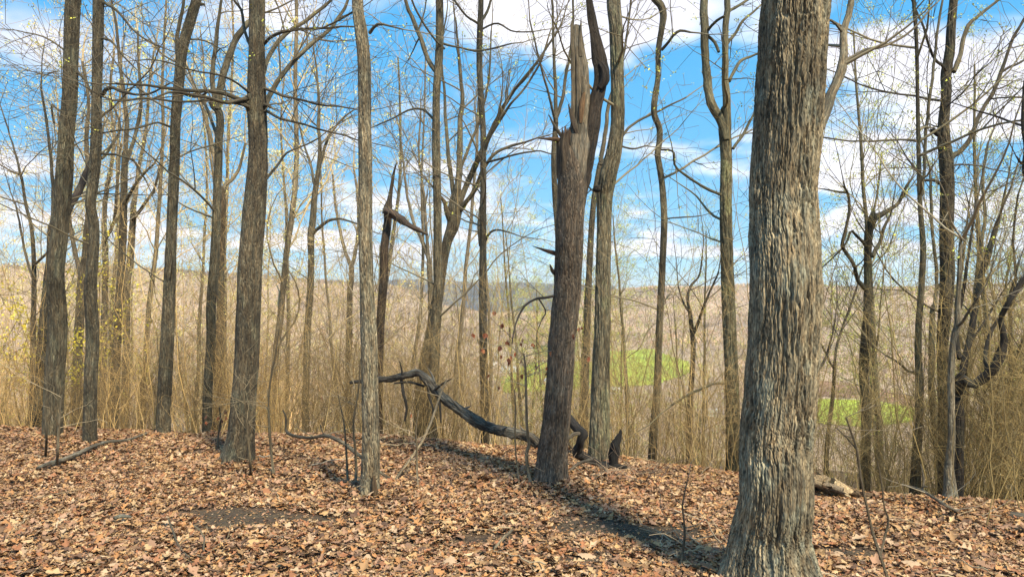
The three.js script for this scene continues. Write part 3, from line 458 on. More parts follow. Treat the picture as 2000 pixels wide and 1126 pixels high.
heroTree('beech_tree', {
  seed: 19, label: 'smooth pale-based trunk in front of the dark kinked trunk, its foot beside the lying log', foot: [1857, 979],
  pts: [[1875, 470, 6], [1873, 530, 8], [1870, 600, 10], [1868, 625, 15], [1862, 645, 13], [1858, 660, 11], [1859, 720, 12], [1859, 800, 13], [1859, 860, 14], [1858, 910, 17], [1857, 950, 23], [1857, 979, 29]],
  bark: 'ribbed', tone: [.5, .42, .28], lichen: .3, lichenColor: [.42, .38, .28], relief: .002, fine: 1.6, flare: .12, flareH: .08, auto: 3, autoLow: -.1, bud: .2,
  limbs: [{ p: [[1866, 640, 6, 0], [1880, 630, 6, -.1], [1895, 605, 5, -.2], [1910, 580, 4, -.3]], dense: 2 }],
});
heroTree('sprawling_tree', {
  seed: 20, label: 'dark tree at right whose thick low limb swings out in a wide upward curve', D: 6.3,
  pts: [[1877, 740, 17], [1874, 770, 18], [1872, 800, 18], [1870, 900, 20]], bark: 'furrowed', tone: [.075, .06, .042], lichen: .2, lichenColor: [.2, .18, .09], fine: 1.2, twigTone: [.06, .05, .035],
  limbs: [{ p: [[1876, 765, 17, 0], [1884, 740, 17, -.1], [1900, 752, 17, -.1], [1925, 735, 18, -.15], [1945, 715, 18, -.2], [1957, 690, 17, -.2], [1963, 665, 13, -.2], [1958, 640, 11, -.2], [1957, 620, 10, -.2], [1968, 595, 10, -.3], [1985, 565, 9, -.3], [2010, 530, 8, -.3]], dense: 1.4 }, { p: [[1880, 745, 14, .1], [1888, 690, 12, .2], [1900, 640, 11, .3], [1908, 590, 10, .4], [1915, 540, 8, .5], [1935, 470, 6, .6], [1960, 400, 4, .6]], dense: 2 }, { p: [[1928, 728, 8, -.1], [1926, 690, 8, 0], [1935, 650, 7, .1], [1950, 625, 6, .2], [1972, 580, 5, .3], [1985, 540, 4, .3]], dense: 2 }, { p: [[1875, 700, 9, .2], [1870, 640, 8, .4], [1884, 560, 7, .5], [1895, 480, 5, .6], [1905, 400, 4, .7]], dense: 2 }],
  bud: .35,
});

// the broken snag: its splintered top, side stem and stubs
const childrenOf = (name) => scene.children.find((o) => o.name === name);
{
  const t = childrenOf('snag'), D = -onGround(1078, 938).z, b = t.userData.base;
  const bit = (name, raw, mat, tone, o = {}) => {
    const [A, B] = traced(raw, D), [p, r] = smooth(A, B, .03), g = new Geo(), flat = o.flat ?? .5, turn = o.turn ?? 0;
    g.tube(p, r, o.sides ?? 18, barkColor(tone, raw[0][1] % 17, o.lichen ?? 0), { relief: true, cap: true, k: 2, shape: (q, a, v, c) => q * (1 - flat * Math.abs(Math.cos(a + turn)) ** 1.5) * (1 + (o.rough ?? .22) * noise3(Math.cos(a) * 2.6 + 4, v * (o.grain ?? 2), Math.sin(a) * 2.6) + .12 * noise3(Math.cos(a) * 7, v * 9, Math.sin(a) * 7)) });
    part(name, g, mat, t);
  };
  const pale = [.34, .275, .18], grey = [.28, .235, .165], dark = [.12, .085, .055], red = [.3, .17, .08];
  bit('side_stem', [[1118, 480, 22, -.02], [1128, 400, 30, -.02], [1138, 345, 31, 0], [1148, 300, 29, 0], [1157, 250, 27, 0], [1164, 200, 25, .02], [1172, 165, 25, .02], [1175, 140, 28, .02], [1170, 115, 25, .02], [1164, 80, 20, .02], [1157, 40, 17, .03], [1151, 0, 13, .03], [1146, -50, 10, .03]], M.ribbed, [.12, .088, .06], { flat: .1, lichen: .1 });
  bit('knot', [[1172, 172, 12, -.02], [1182, 158, 17, -.03], [1181, 138, 15, -.03], [1172, 122, 9, -.02]], M.wood, [.06, .045, .035], { flat: 0, rough: .5 });
  bit('broken_top', [[1126, 420, 16, -.07], [1128, 370, 28, -.075], [1130, 320, 36, -.075], [1131, 280, 40, -.05], [1132, 250, 39, -.01], [1134, 200, 36, .02], [1134, 150, 34, .03], [1131, 110, 29, .03], [1127, 78, 25, .03], [1126, 56, 19, .03], [1127, 48, 9, .03]], M.wood, grey, { flat: .45, rough: .14, grain: 1 });
  for (const s of [[[1117, 300, 11, -.03], [1120, 200, 10, -.02], [1119, 120, 9, 0], [1117, 52, 7, 0], [1117, 40, 2, 0]], [[1128, 320, 12, -.05], [1130, 230, 11, -.04], [1129, 150, 8, -.02], [1127, 90, 4, 0]], [[1138, 340, 11, -.04], [1139, 260, 12, -.04], [1141, 200, 9, -.03], [1139, 140, 5, 0]], [[1134, 110, 9, 0], [1134, 70, 7, 0], [1135, 36, 2, 0]], [[1132, 300, 9, -.07], [1133, 250, 10, -.06], [1131, 205, 3, -.05]]]) bit('splinter', s, M.wood, pale, { flat: .6, sides: 9 });
  for (let i = 0; i < 22; i++) { const u = i / 21, x = 1089 + 27 * u, top = 246 + 46 * Math.abs(Math.sin(i * 2.7)) * (.4 + .6 * Math.abs(.45 - u) * 2), w = 4 + 4 * Math.abs(Math.sin(i * 1.9)), dz = -.128 * Math.sin(Math.PI * clamp(u * 1.1, 0, 1)); bit('splinter', [[x * .6 + 444, 380, w * .5, dz * .4], [x + 1, 335, w + 2, dz * .9], [x + 1, 310, w + 2, dz], [x + (i % 3) - 1, (310 + top) / 2, w, dz], [x + (i % 5) - 2, top, 1.5, dz]], M.wood, i % 3 ? [.2, .145, .095] : [.31, .225, .14], { flat: .35, sides: 8, rough: .3 }); }
  bit('rotted_heart', [[1134, 240, 6, -.065], [1136, 215, 11, -.06], [1138, 195, 10, -.05], [1141, 180, 4, -.04]], M.wood, red, { flat: .3, rough: .5, sides: 10 });
  for (const s of [[[1106, 370, 8, .02], [1099, 320, 14, -.03], [1098, 285, 12, -.03], [1097, 262, 4, -.02]], [[1111, 360, 8, .02], [1108, 310, 15, -.04], [1106, 270, 11, -.04], [1104, 246, 3, -.03]], [[1116, 350, 6, .02], [1116, 300, 12, -.05], [1113, 262, 8, -.05], [1112, 248, 2, -.05]], [[1100, 380, 5, .03], [1093, 330, 9, -.01], [1091, 290, 7, 0], [1091, 276, 2, 0]]]) bit('splinter', s, M.wood, [.19, .12, .075], { flat: .4, sides: 9 });
  bit('hanging_splinter', [[1110, 203, 2, -.05], [1115, 222, 7, -.06], [1121, 245, 10, -.07], [1127, 262, 8, -.07], [1131, 272, 2, -.07]], M.wood, dark, { flat: .4, sides: 9 });
  bit('splinter', [[1100, 274, 9, -.03], [1088, 272, 9, -.04], [1072, 271, 6, -.06], [1050, 270, 1.5, -.08]], M.wood, red, { flat: .3, sides: 9 });
  bit('splinter', [[1100, 270, 7, -.03], [1092, 258, 7, -.04], [1082, 243, 5, -.05], [1072, 224, 2.5, -.05]], M.wood, pale, { flat: .3, sides: 8 });
  bit('stub', [[1092, 497, 10, 0], [1080, 493, 9, -.02], [1066, 489, 6, -.04], [1040, 480, 1.2, -.08]], M.wood, [.2, .11, .07], { flat: .2, sides: 9 });
  bit('stub', [[1090, 538, 9, 0], [1080, 530, 8, -.02], [1074, 516, 2, -.03]], M.wood, dark, { flat: .2, sides: 9 });
  const rnd = rng(811), tw = new Geo(), tips = [];
  for (const raw of [[[1084, 577, 6, 0], [1066, 581, 6, -.1], [1048, 583, 5, -.2], [1026, 596, 4, -.3], [1014, 615, 4, -.3], [1004, 645, 3, -.4], [1000, 672, 2, -.4]], [[1052, 583, 4, -.2], [1060, 595, 3, -.2], [1066, 608, 3, -.2], [1058, 625, 2, -.3], [1052, 640, 2, -.3]]]) {
    const [A, B] = traced(raw, D), [p, r] = smooth(A, B, .05), g = new Geo(); g.tube(p, r, 6, C(.045, .036, .028)); part('branch', g, M.twig, t);
    for (let i = 3; i < p.length; i += 4) grow(tw, tips, p[i], V(rnd() - .6, rnd() - .6, rnd() - .5), .3, .003, 1, rnd, { up: -.02, kink: .4, split: 4, min: .002, seg: .1 }, C(.045, .036, .028));
  }
  part('twigs', tw, M.twig, t, true);
}
{ // the rotted hollow at the foot of the straight grey trunk
  const t = scene.children.find((o) => o.userData.label?.startsWith('straight grey trunk')), D = -onGround(722, 964).z, [A, B] = traced([[731, 968, 15, -.075], [731, 955, 16, -.075], [730, 942, 13, -.07], [730, 928, 5, -.06]], D), g = new Geo();
  g.tube(A, B, 12, barkColor([.15, .095, .045], 3, 0), { cap: true, relief: true, shape: (q, a, v, c) => q * (1 - .55 * Math.abs(Math.cos(a))) * (1 + .35 * noise3(Math.cos(a) * 3, c.y * 18, Math.sin(a) * 3)) }); part('rotted_hollow', g, M.wood, t);
}

// ---------------------------------------------------------------- trees of the second rank, traced
const bg = (label, D, pts, o = {}) => heroTree(o.kind ?? 'slender_tree', { label, D, pts, bark: 'ribbed', relief: .004, fine: .6, twig: { min: .0035, seg: .22 }, split: 2.6, ...o });
const GOLD = [.5, .385, .22], OLIVE = [.28, .235, .13], LD = { dense: 2.2, reach: 1.3 };
bg('dark leaning trunk close behind the leaning trunk nearest the left edge', 11.5, [[100, 440, 12], [97, 500, 13], [92, 560, 15], [85, 640, 17], [80, 720, 18], [77, 850, 20]], { seed: 31, tone: [.15, .125, .08], limbs: [{ p: [[100, 450, 9, 0], [104, 400, 8, .2], [100, 330, 6, .3], [92, 250, 5, .4], [80, 170, 4, .5]], ...LD }] });
bg('thin bare tree standing alone by the left edge of the photo', 12, [[40, 345, 5], [46, 400, 6], [58, 440, 7], [63, 500, 8], [64, 563, 9], [60, 640, 10], [62, 740, 11], [60, 850, 12]], { seed: 32, tone: [.2, .165, .11], auto: 6, limbs: [{ p: [[41, 350, 5, 0], [32, 310, 4, 0], [20, 270, 3, .2], [8, 230, 3, .2]], ...LD }, { p: [[62, 540, 5, 0], [50, 500, 5, .2], [38, 440, 4, .3], [30, 400, 3, .3]], ...LD }, { p: [[63, 520, 5, 0], [80, 505, 5, -.2], [105, 480, 3, -.3]], ...LD }] });
bg('pale forked tree seen between the two leftmost dark trunks', 15, [[170, 440, 12], [166, 500, 13], [160, 540, 15], [155, 620, 17], [150, 720, 18], [146, 850, 20]], { seed: 33, tone: [.34, .26, .155], twigTone: GOLD, limbs: [{ p: [[158, 540, 10, 0], [148, 500, 9, .2], [138, 450, 8, .4], [130, 380, 6, .5], [120, 300, 5, .6], [112, 220, 4, .7]], ...LD }, { p: [[170, 445, 11, 0], [174, 360, 9, .2], [168, 280, 8, .3], [172, 200, 6, .3], [160, 120, 5, .3]], ...LD }] });
bg('olive brown trunk seen right of the slim trunk second from left', 13, [[244, 300, 11], [242, 360, 13], [239, 420, 14], [237, 500, 14], [233, 563, 15], [226, 663, 16], [222, 763, 17], [220, 860, 18]], { seed: 34, tone: [.28, .215, .125], twigTone: GOLD, auto: 4, limbs: [{ p: [[244, 305, 9, 0], [247, 240, 8, .1], [240, 170, 7, .2], [232, 110, 6, .3], [226, 50, 5, .3], [215, -10, 4, .3]], ...LD }, { p: [[245, 320, 8, 0], [262, 270, 7, .2], [275, 200, 6, .3], [270, 120, 5, .4], [268, 60, 4, .5]], ...LD }, { p: [[240, 400, 7, 0], [258, 370, 6, -.2], [275, 345, 5, -.3], [300, 320, 4, -.4]], ...LD }] });
bg('pale trunk close beside the olive brown trunk on its right', 18, [[262, 390, 10], [258, 440, 12], [253, 500, 13], [248, 563, 13], [246, 663, 14], [243, 800, 15]], { seed: 35, tone: [.42, .33, .2], twigTone: GOLD, limbs: [{ p: [[262, 395, 9, 0], [270, 330, 7, .4], [285, 250, 6, .5], [290, 170, 5, .5], [300, 100, 4, .5]], ...LD }, { p: [[258, 430, 7, 0], [280, 400, 6, -.5], [300, 370, 5, -.6], [310, 330, 4, -.8]], ...LD }] });
bg('pale trunk with a black scar, just right of the slim trunk second from left', 17, [[214, 340, 8], [206, 400, 9], [203, 450, 10], [204, 510, 11], [203, 600, 12], [200, 720, 13], [198, 840, 14]], { seed: 36, tone: [.4, .31, .19], twigTone: GOLD, limbs: [{ p: [[214, 345, 7, 0], [222, 270, 6, .4], [214, 190, 5, .6], [222, 100, 4, .8]], ...LD }, { p: [[204, 470, 7, 0], [222, 430, 6, -.5], [228, 360, 5, -.8], [236, 280, 4, -.9]], ...LD }] });
bg('brown trunk hidden behind the slim splitting trunk left of the knotted trunk', 12, [[432, 370, 9], [434, 400, 11], [433, 450, 12], [431, 530, 13], [429, 620, 14], [426, 740, 15], [424, 850, 16]], { seed: 37, tone: [.27, .19, .1], twigTone: GOLD, limbs: [{ p: [[432, 375, 8, 0], [440, 360, 7, .2], [458, 345, 7, .3], [470, 320, 5, .4], [478, 280, 4, .4]], ...LD, tone: GOLD }, { p: [[430, 400, 9, .1], [420, 320, 8, .5], [408, 260, 8, .7], [395, 210, 7, .8], [380, 170, 5, .9], [365, 130, 4, 1]], ...LD, tone: GOLD }] });
bg('pale-barked tree with one arched limb, left of the straight grey trunk', 14, [[621, 250, 6], [626, 280, 7], [622, 330, 9], [615, 375, 11], [611, 430, 13], [607, 460, 14], [607, 500, 12], [605, 563, 13], [601, 640, 13], [598, 760, 14], [597, 870, 15]], { seed: 38, tone: [.36, .285, .17], twigTone: [.2, .16, .1], auto: 4, bud: .25, limbs: [{ p: [[610, 458, 7, 0], [622, 445, 7, -.1], [638, 432, 6, -.2], [655, 427, 5, -.3], [672, 428, 4, -.4], [698, 438, 3, -.5]], ...LD }, { p: [[620, 340, 7, 0], [630, 300, 6, .2], [640, 270, 5, .3], [665, 235, 4, .4], [690, 215, 3, .4]], ...LD }, { p: [[614, 360, 6, 0], [606, 320, 5, .2], [596, 290, 4, .3], [585, 250, 3, .4]], ...LD }, { p: [[621, 255, 6, 0], [622, 200, 5, .1], [618, 140, 4, .2], [612, 90, 3, .2]], ...LD }] });
bg('pale fork-topped tree low between the straight grey trunk and the pale-barked arched tree', 20, [[686, 520, 10], [686, 545, 11], [684, 563, 11], [682, 640, 12], [680, 760, 13]], { seed: 39, tone: [.42, .33, .21], twigTone: GOLD, limbs: [{ p: [[686, 522, 8, 0], [674, 490, 7, .3], [664, 450, 6, .4], [655, 400, 5, .5], [650, 340, 4, .6]], ...LD }, { p: [[686, 522, 8, 0], [696, 480, 7, .3], [700, 430, 6, .4], [697, 370, 5, .5], [690, 320, 3, .6]], ...LD }] });
bg('pale slender tree leaning left behind the forked tree at centre', 16, [[838, 505, 9], [839, 530, 10], [841, 563, 11], [842, 640, 12], [842, 760, 13], [842, 860, 14]], { seed: 40, tone: [.36, .29, .19], twigTone: [.24, .19, .12], bud: .15, limbs: [{ p: [[838, 507, 8, 0], [824, 470, 7, .3], [808, 435, 6, .4], [795, 380, 5, .5], [788, 320, 4, .6], [780, 250, 3, .6]], ...LD }, { p: [[838, 507, 7, 0], [832, 450, 6, .3], [828, 380, 5, .4], [818, 300, 4, .5], [822, 220, 3, .6]], ...LD }] });
bg('slim upright tree with two tall forks directly behind the broken snag', 10.5, [[1086, 238, 10], [1082, 300, 11], [1083, 350, 11], [1086, 400, 12], [1089, 430, 13], [1094, 520, 14], [1096, 640, 14], [1098, 760, 15], [1098, 870, 16]], { seed: 41, tone: [.24, .2, .125], twigTone: [.2, .16, .1], bud: .5, limbs: [{ p: [[1086, 240, 9, 0], [1085, 180, 7, .1], [1082, 100, 6, .1], [1080, 40, 5, .2], [1078, -20, 4, .2]], ...LD }, { p: [[1086, 232, 8, 0], [1098, 195, 7, .1], [1105, 150, 6, .2], [1113, 110, 5, .2], [1118, 60, 5, .3], [1120, -10, 4, .3]], ...LD }, { p: [[1086, 250, 6, 0], [1076, 200, 5, -.2], [1062, 150, 4, -.3], [1050, 100, 4, -.4], [1035, 40, 3, -.5]], ...LD }] });
bg('pale limbed tree seen in the gap right of the broken snag', 12, [[1172, 320, 10], [1162, 380, 11], [1156, 440, 12], [1150, 540, 13], [1146, 660, 14], [1142, 800, 15]], { seed: 42, tone: [.26, .21, .13], twigTone: [.22, .18, .1], bud: .6, limbs: [{ p: [[1172, 322, 9, 0], [1182, 260, 8, .2], [1190, 200, 7, .3], [1215, 120, 5, .3], [1228, 40, 4, .4], [1235, -20, 4, .4]], ...LD }, { p: [[1170, 330, 7, 0], [1200, 285, 6, .3], [1240, 240, 5, .5], [1290, 215, 4, .6], [1340, 190, 3, .7]], ...LD }] });
bg('small twisting tree right of the slim wavy stem, forked low against the valley', 11, [[1348, 605, 8], [1352, 640, 9], [1355, 670, 10], [1354, 720, 10], [1350, 780, 11], [1346, 850, 12], [1345, 900, 13]], { seed: 43, tone: [.12, .1, .065], twigTone: [.1, .08, .05], limbs: [{ p: [[1348, 608, 7, 0], [1344, 580, 6, .1], [1352, 555, 5, .2], [1366, 540, 4, .3], [1372, 500, 3, .3]], ...LD }, { p: [[1355, 650, 7, 0], [1368, 620, 6, -.1], [1378, 590, 5, -.2], [1392, 560, 4, -.2], [1404, 530, 3, -.3]], ...LD }, { p: [[1348, 610, 5, 0], [1335, 590, 4, .2], [1325, 560, 3, .3]], ...LD }] });
bg('thin dark tree right of the thickest tree, its crown leaning toward the right', 9.5, [[1630, 705, 6], [1629, 760, 7], [1627, 800, 8], [1619, 835, 8], [1615, 880, 9], [1614, 930, 9]], { seed: 44, tone: [.1, .08, .05], twigTone: [.07, .055, .035], limbs: [{ p: [[1630, 708, 5, 0], [1636, 670, 5, .1], [1650, 630, 5, .2], [1660, 600, 4, .2], [1672, 570, 4, .3], [1682, 530, 3, .3]], ...LD }, { p: [[1597, 725, 5, -.2], [1612, 700, 5, -.1], [1625, 660, 4, 0], [1632, 620, 3, .1]], ...LD }, { p: [[1629, 720, 4, 0], [1618, 700, 4, .1], [1600, 660, 3, .1]], ...LD }] });
bg('upright trunk wedged close behind the dark kinked trunk on its left side', 9.5, [[1826, 600, 9], [1822, 663, 12], [1820, 700, 12], [1816, 760, 13], [1826, 830, 14], [1834, 900, 15]], { seed: 45, tone: OLIVE, twigTone: [.12, .1, .055], bud: .4, limbs: [{ p: [[1826, 604, 8, 0], [1830, 540, 7, .3], [1822, 450, 6, .4], [1818, 360, 5, .5]], ...LD }] });
bg('slanting olive trunk right of the dark kinked trunk, bare and leaning to the right', 10.5, [[1915, 480, 8], [1906, 563, 10], [1898, 640, 12], [1888, 720, 13], [1880, 790, 14], [1876, 870, 15]], { seed: 46, tone: OLIVE, twigTone: [.13, .105, .06], bud: .5, budTone: GREEN, limbs: [{ p: [[1915, 484, 7, 0], [1925, 420, 6, .2], [1920, 350, 5, .3], [1930, 280, 4, .4]], ...LD }, { p: [[1905, 570, 7, 0], [1930, 510, 6, -.3], [1950, 440, 5, -.4], [1965, 370, 4, -.4]], ...LD }, { p: [[1890, 700, 7, 0], [1868, 620, 6, .3], [1880, 520, 5, .4], [1890, 430, 4, .5]], ...LD }] });
bg('thin trunk close to the right edge, rising behind the curved limb', 9.5, [[1978, 600, 7], [1974, 663, 8], [1972, 760, 9], [1970, 800, 9], [1964, 870, 10], [1958, 960, 11]], { seed: 47, tone: [.13, .105, .06], twigTone: [.11, .09, .05], auto: 4, autoLow: -.1, bud: .5, limbs: [{ p: [[1978, 604, 6, 0], [1985, 540, 5, .2], [1980, 460, 4, .3], [1990, 380, 4, .3]], ...LD }, { p: [[1973, 740, 5, 0], [1985, 700, 5, -.2], [2000, 660, 4, -.3]], ...LD }] });
bg('crooked dark trunk cut off by the right edge at mid height', 6.4, [[2003, 155, 7], [2000, 190, 8], [1999, 250, 10], [1999, 290, 10], [1998, 330, 12], [2010, 380, 14], [2018, 480, 15], [2020, 640, 16], [2022, 900, 18]], { seed: 48, tone: [.08, .065, .045], twigTone: [.06, .05, .035], limbs: [{ p: [[1998, 245, 5, 0], [1980, 240, 4, .2], [1950, 228, 4, .3], [1910, 215, 3, .4], [1860, 200, 2, .5]], dense: 2.6 }, { p: [[1998, 320, 5, 0], [1990, 312, 4, -.1], [1985, 305, 3, -.1]], dense: 2 }] });
// ---------------------------------------------------------------- woods behind: a few trees built once, then copies
function woodTree(seed, tone, twigTone, leaf, leafShare, H = 13, many = 1) {  // a tree of the woods: trunk, crown of limbs and twigs, young leaves at the twig ends
  const rnd = rng(seed), g = new THREE.Group(), tr = new Geo(), cr = new Geo(), tips = [], P = [], R = [], d = V((rnd() - .5) * .1, 1, (rnd() - .5) * .1);
  let p = V(0, -1.2, 0); const n = 22, r0 = .06 + rnd() * .045;
  for (let i = 0; i <= n; i++) { P.push(p.clone()); R.push(Math.max(.012, r0 * (1 - .8 * i / n))); d.x += (rnd() - .5) * .14; d.z += (rnd() - .5) * .14; d.y += .12; d.normalize(); p = p.clone().addScaledVector(d, (H * .82 + 1.2) / n); }
  const color = barkColor(tone, seed, .15), tc = C(...twigTone), o = { up: .035, kink: .52, split: 2.1, min: .0034, seg: .26, bare: .1 };
  tr.tube(P, R, 9, color, { shape: (r, a, v, c) => r * (1 + .1 * noise3(Math.cos(a) + seed, c.y * 2, Math.sin(a))), k: 1 });
  for (let i = 5; i <= n; i++) for (let k = 0; k < (i > 9 ? 2 : .6); k++) { const a = rnd() * 6.28, up = .5 + 1.1 * i / n; grow(cr, tips, P[i], V(Math.cos(a), up, Math.sin(a)), (1.2 + rnd() * 2.3) * (1.15 - .6 * i / n), R[i] * .35, 3, rnd, o, tc); }
  g.userData.base = V(0, 0, 0); part('trunk', tr, M.branch, g); part('crown', cr, M.twig, g, true);
  if (leaf) { const b = new Geo(); buds(b, tips, rnd, leafShare, .03, leaf, many * 1.7); part('young_leaves', b, M.leaflet, g, true); }
  return g;
}
const kinds = {
  gold: [1, 2, 3, 4].map((s) => woodTree(600 + s, [.44, .34, .2], [.58, .435, .235], STRAW, 1, 13, 3)),
  pale: [1, 2, 3].map((s) => woodTree(620 + s, [.42, .34, .22], [.46, .37, .24], STRAW, .6, 13, 1.6)),
  green: [1, 2, 3].map((s) => woodTree(640 + s, [.27, .23, .13], [.3, .25, .13], GREEN, 1, 13, 4.5)),
};
function placeWood(kind, px, D, k, name, label, group, rnd) {
  const x = (px - 1000) / F * D, src = kinds[kind][Math.floor(rnd() * kinds[kind].length)].clone();
  src.name = numbered(name); src.position.set(x, height(x, -D), -D); src.rotation.y = rnd() * 6.28; src.scale.set(k, k * (.9 + rnd() * .25), k); src.userData = { label, category: 'tree', group }; scene.add(src);
}
{
  const rnd = rng(77);
  for (let i = 0; i < 34; i++) placeWood('gold', -170 + rnd() * 760, 15 + 45 * rnd() ** 1.4, .85 + rnd() * .45, 'woodland_tree', 'bare tree with golden twigs in the sunlit woods behind the left trunks', 'golden trees behind the left trunks', rnd);
  for (let i = 0; i < 22; i++) placeWood('pale', 560 + rnd() * 420, 15 + 50 * rnd() ** 1.5, .6 + rnd() * .4, 'woodland_tree', 'thin pale bare tree in the open woods behind the centre trunks', 'pale trees behind the centre trunks', rnd);
  for (let i = 0; i < 16; i++) placeWood('green', 950 + rnd() * 500, 16 + 20 * rnd(), .5 + rnd() * .38, 'woodland_tree', 'small budding tree on the slope between the snag and the thickest tree', 'budding trees right of centre', rnd);
  for (let i = 0; i < 22; i++) placeWood('green', 1600 + 600 * rnd() ** .6, 12 + 26 * rnd() ** 1.4, .55 + rnd() * .4, 'woodland_tree', 'budding tree with green tinged twigs in the thicket at the right', 'budding trees at the right', rnd);
}

// ---------------------------------------------------------------- far woods, farms in the valley
const tuft = (seed, n, H, W, wide) => {
  const rnd = rng(seed), p = [], c = [], nn = [];
  const tri = (a, b, w, col) => { const s = V(rnd() - .5, (rnd() - .5) * .3, rnd() - .5).normalize().multiplyScalar(w), nrm = V(rnd() - .5, .5 + rnd(), rnd() - .5).normalize(); for (const q of [a.clone().sub(s), a.clone().add(s), b]) { p.push(q.x, q.y, q.z); c.push(col, col, col); nn.push(nrm.x, nrm.y, nrm.z); } };
  tri(V(0, -2, 0), V(0, H * .9, 0), .22, .6); tri(V(0, -2, 0), V(0, H * .8, 0), .2, .6);
  for (let i = 0; i < n; i++) { const y = H * (.25 + .5 * rnd()), a = rnd() * 6.28, l = W * (.5 + .6 * rnd()) * (1.2 - Math.abs(y / H - .5)); tri(V(Math.cos(a) * l * .15, y, Math.sin(a) * l * .15), V(Math.cos(a) * l, y + H * (.12 + .3 * rnd()), Math.sin(a) * l), wide * (.6 + .8 * rnd()), .75 + .5 * rnd()); }
  const g = new THREE.BufferGeometry(); g.setAttribute('position', new THREE.Float32BufferAttribute(p, 3)); g.setAttribute('normal', new THREE.Float32BufferAttribute(nn, 3)); g.setAttribute('color', new THREE.Float32BufferAttribute(c, 3)); return g;
};
function stuff(name, label, category, geo, mat, list) {       // list of [matrix, color]
  const m = shade(new THREE.InstancedMesh(geo, mat, list.length)); list.forEach(([mx, c], i) => { m.setMatrixAt(i, mx); if (c) m.setColorAt(i, c); });
  m.name = numbered(name); m.userData = { label, category, kind: 'stuff' }; scene.add(m); return m;
}
const E = new THREE.Euler(), Qn = new THREE.Quaternion(), S3 = V();
const place = (x, y, z, rx, ry, rz, sx, sy = sx, sz = sx) => new THREE.Matrix4().compose(V(x, y, z), Qn.setFromEuler(E.set(rx, ry, rz)).clone(), S3.set(sx, sy, sz).clone());
{
  const rnd = rng(91), near = [], mid = [], far = [], tuftMat = std({ name: 'far_twigs', vertexColors: true, side: THREE.DoubleSide });
  const tint = (x, z, px, d) => {
    const n = .5 + fbm2(x * .011, z * .011, 3, 99), r = rnd(), k = .7 + .6 * rnd();
    const big = fbm2(x * .0042 + 7, z * .0042, 3, 141);
    if (r < .02 + .4 * sstep(.2, .34, big) * sstep(.1, .3, fbm2(x * .02, z * .02, 2, 142))) return C(.06, .09, .05);
    if (r < .05 + .1 * sstep(.5, .8, n)) return C(.6 * k, .56 * k, .2 * k);
    const w = sstep(1000, 500, px) * sstep(1900, 900, d), m = clamp(n + big * .7, -.1, 1);
    return C(mix(.74, .7, w) * k * (.38 + 1.05 * m), mix(.54, .45, w) * k * (.38 + 1 * m), mix(.35, .21, w) * k * (.42 + .95 * m));
  };
  for (let i = 0; i < 2600; i++) {                            // the lower slope under the crest, down to the valley
    const px = -250 + rnd() * 2500, D = 62 + 380 * rnd(), x = (px - 1000) / F * D, z = -D, y = height(x, z), open = px > 900 ? 1 : 0, k = open ? .42 + .2 * rnd() : .75 + .4 * rnd();
    near.push([place(x, y, z, 0, rnd() * 6.28, 0, k), tint(x, z, px, D).multiplyScalar(1.1)]);
  }
  for (let i = 0; i < 56000; i++) {
    const px = -250 + rnd() * 2500, D = Math.sqrt(mix(440 ** 2, 2500 ** 2, rnd())), x = (px - 1000) / F * D, z = -D; if (inField(x, z)) continue;
    if (px > 930 && px < 1420 && D < 1150 && rnd() < .96 || px > 1480 && D < 720 && rnd() < .85) continue;
    mid.push([place(x, height(x, z), z, 0, rnd() * 6.28, 0, .6 + .5 * rnd()), tint(x, z, px, D)]);
  }
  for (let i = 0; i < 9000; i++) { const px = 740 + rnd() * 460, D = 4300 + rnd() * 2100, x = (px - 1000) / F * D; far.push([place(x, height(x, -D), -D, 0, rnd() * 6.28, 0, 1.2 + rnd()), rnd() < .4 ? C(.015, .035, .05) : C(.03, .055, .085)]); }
  stuff('lower_woods', 'mass of bare tan trees on the slope falling away below the crest', 'woods', tuft(5, 70, 13, 3.6, .05), tuftMat, near);
  stuff('hillside_woods', 'pinkish brown bare woods covering the far hillsides and valley', 'woods', tuft(6, 34, 11, 4.2, .2), tuftMat, mid);
  stuff('distant_woods', 'dark blue woods on the most distant ridge', 'woods', tuft(7, 24, 14, 5, .5), tuftMat, far);
}
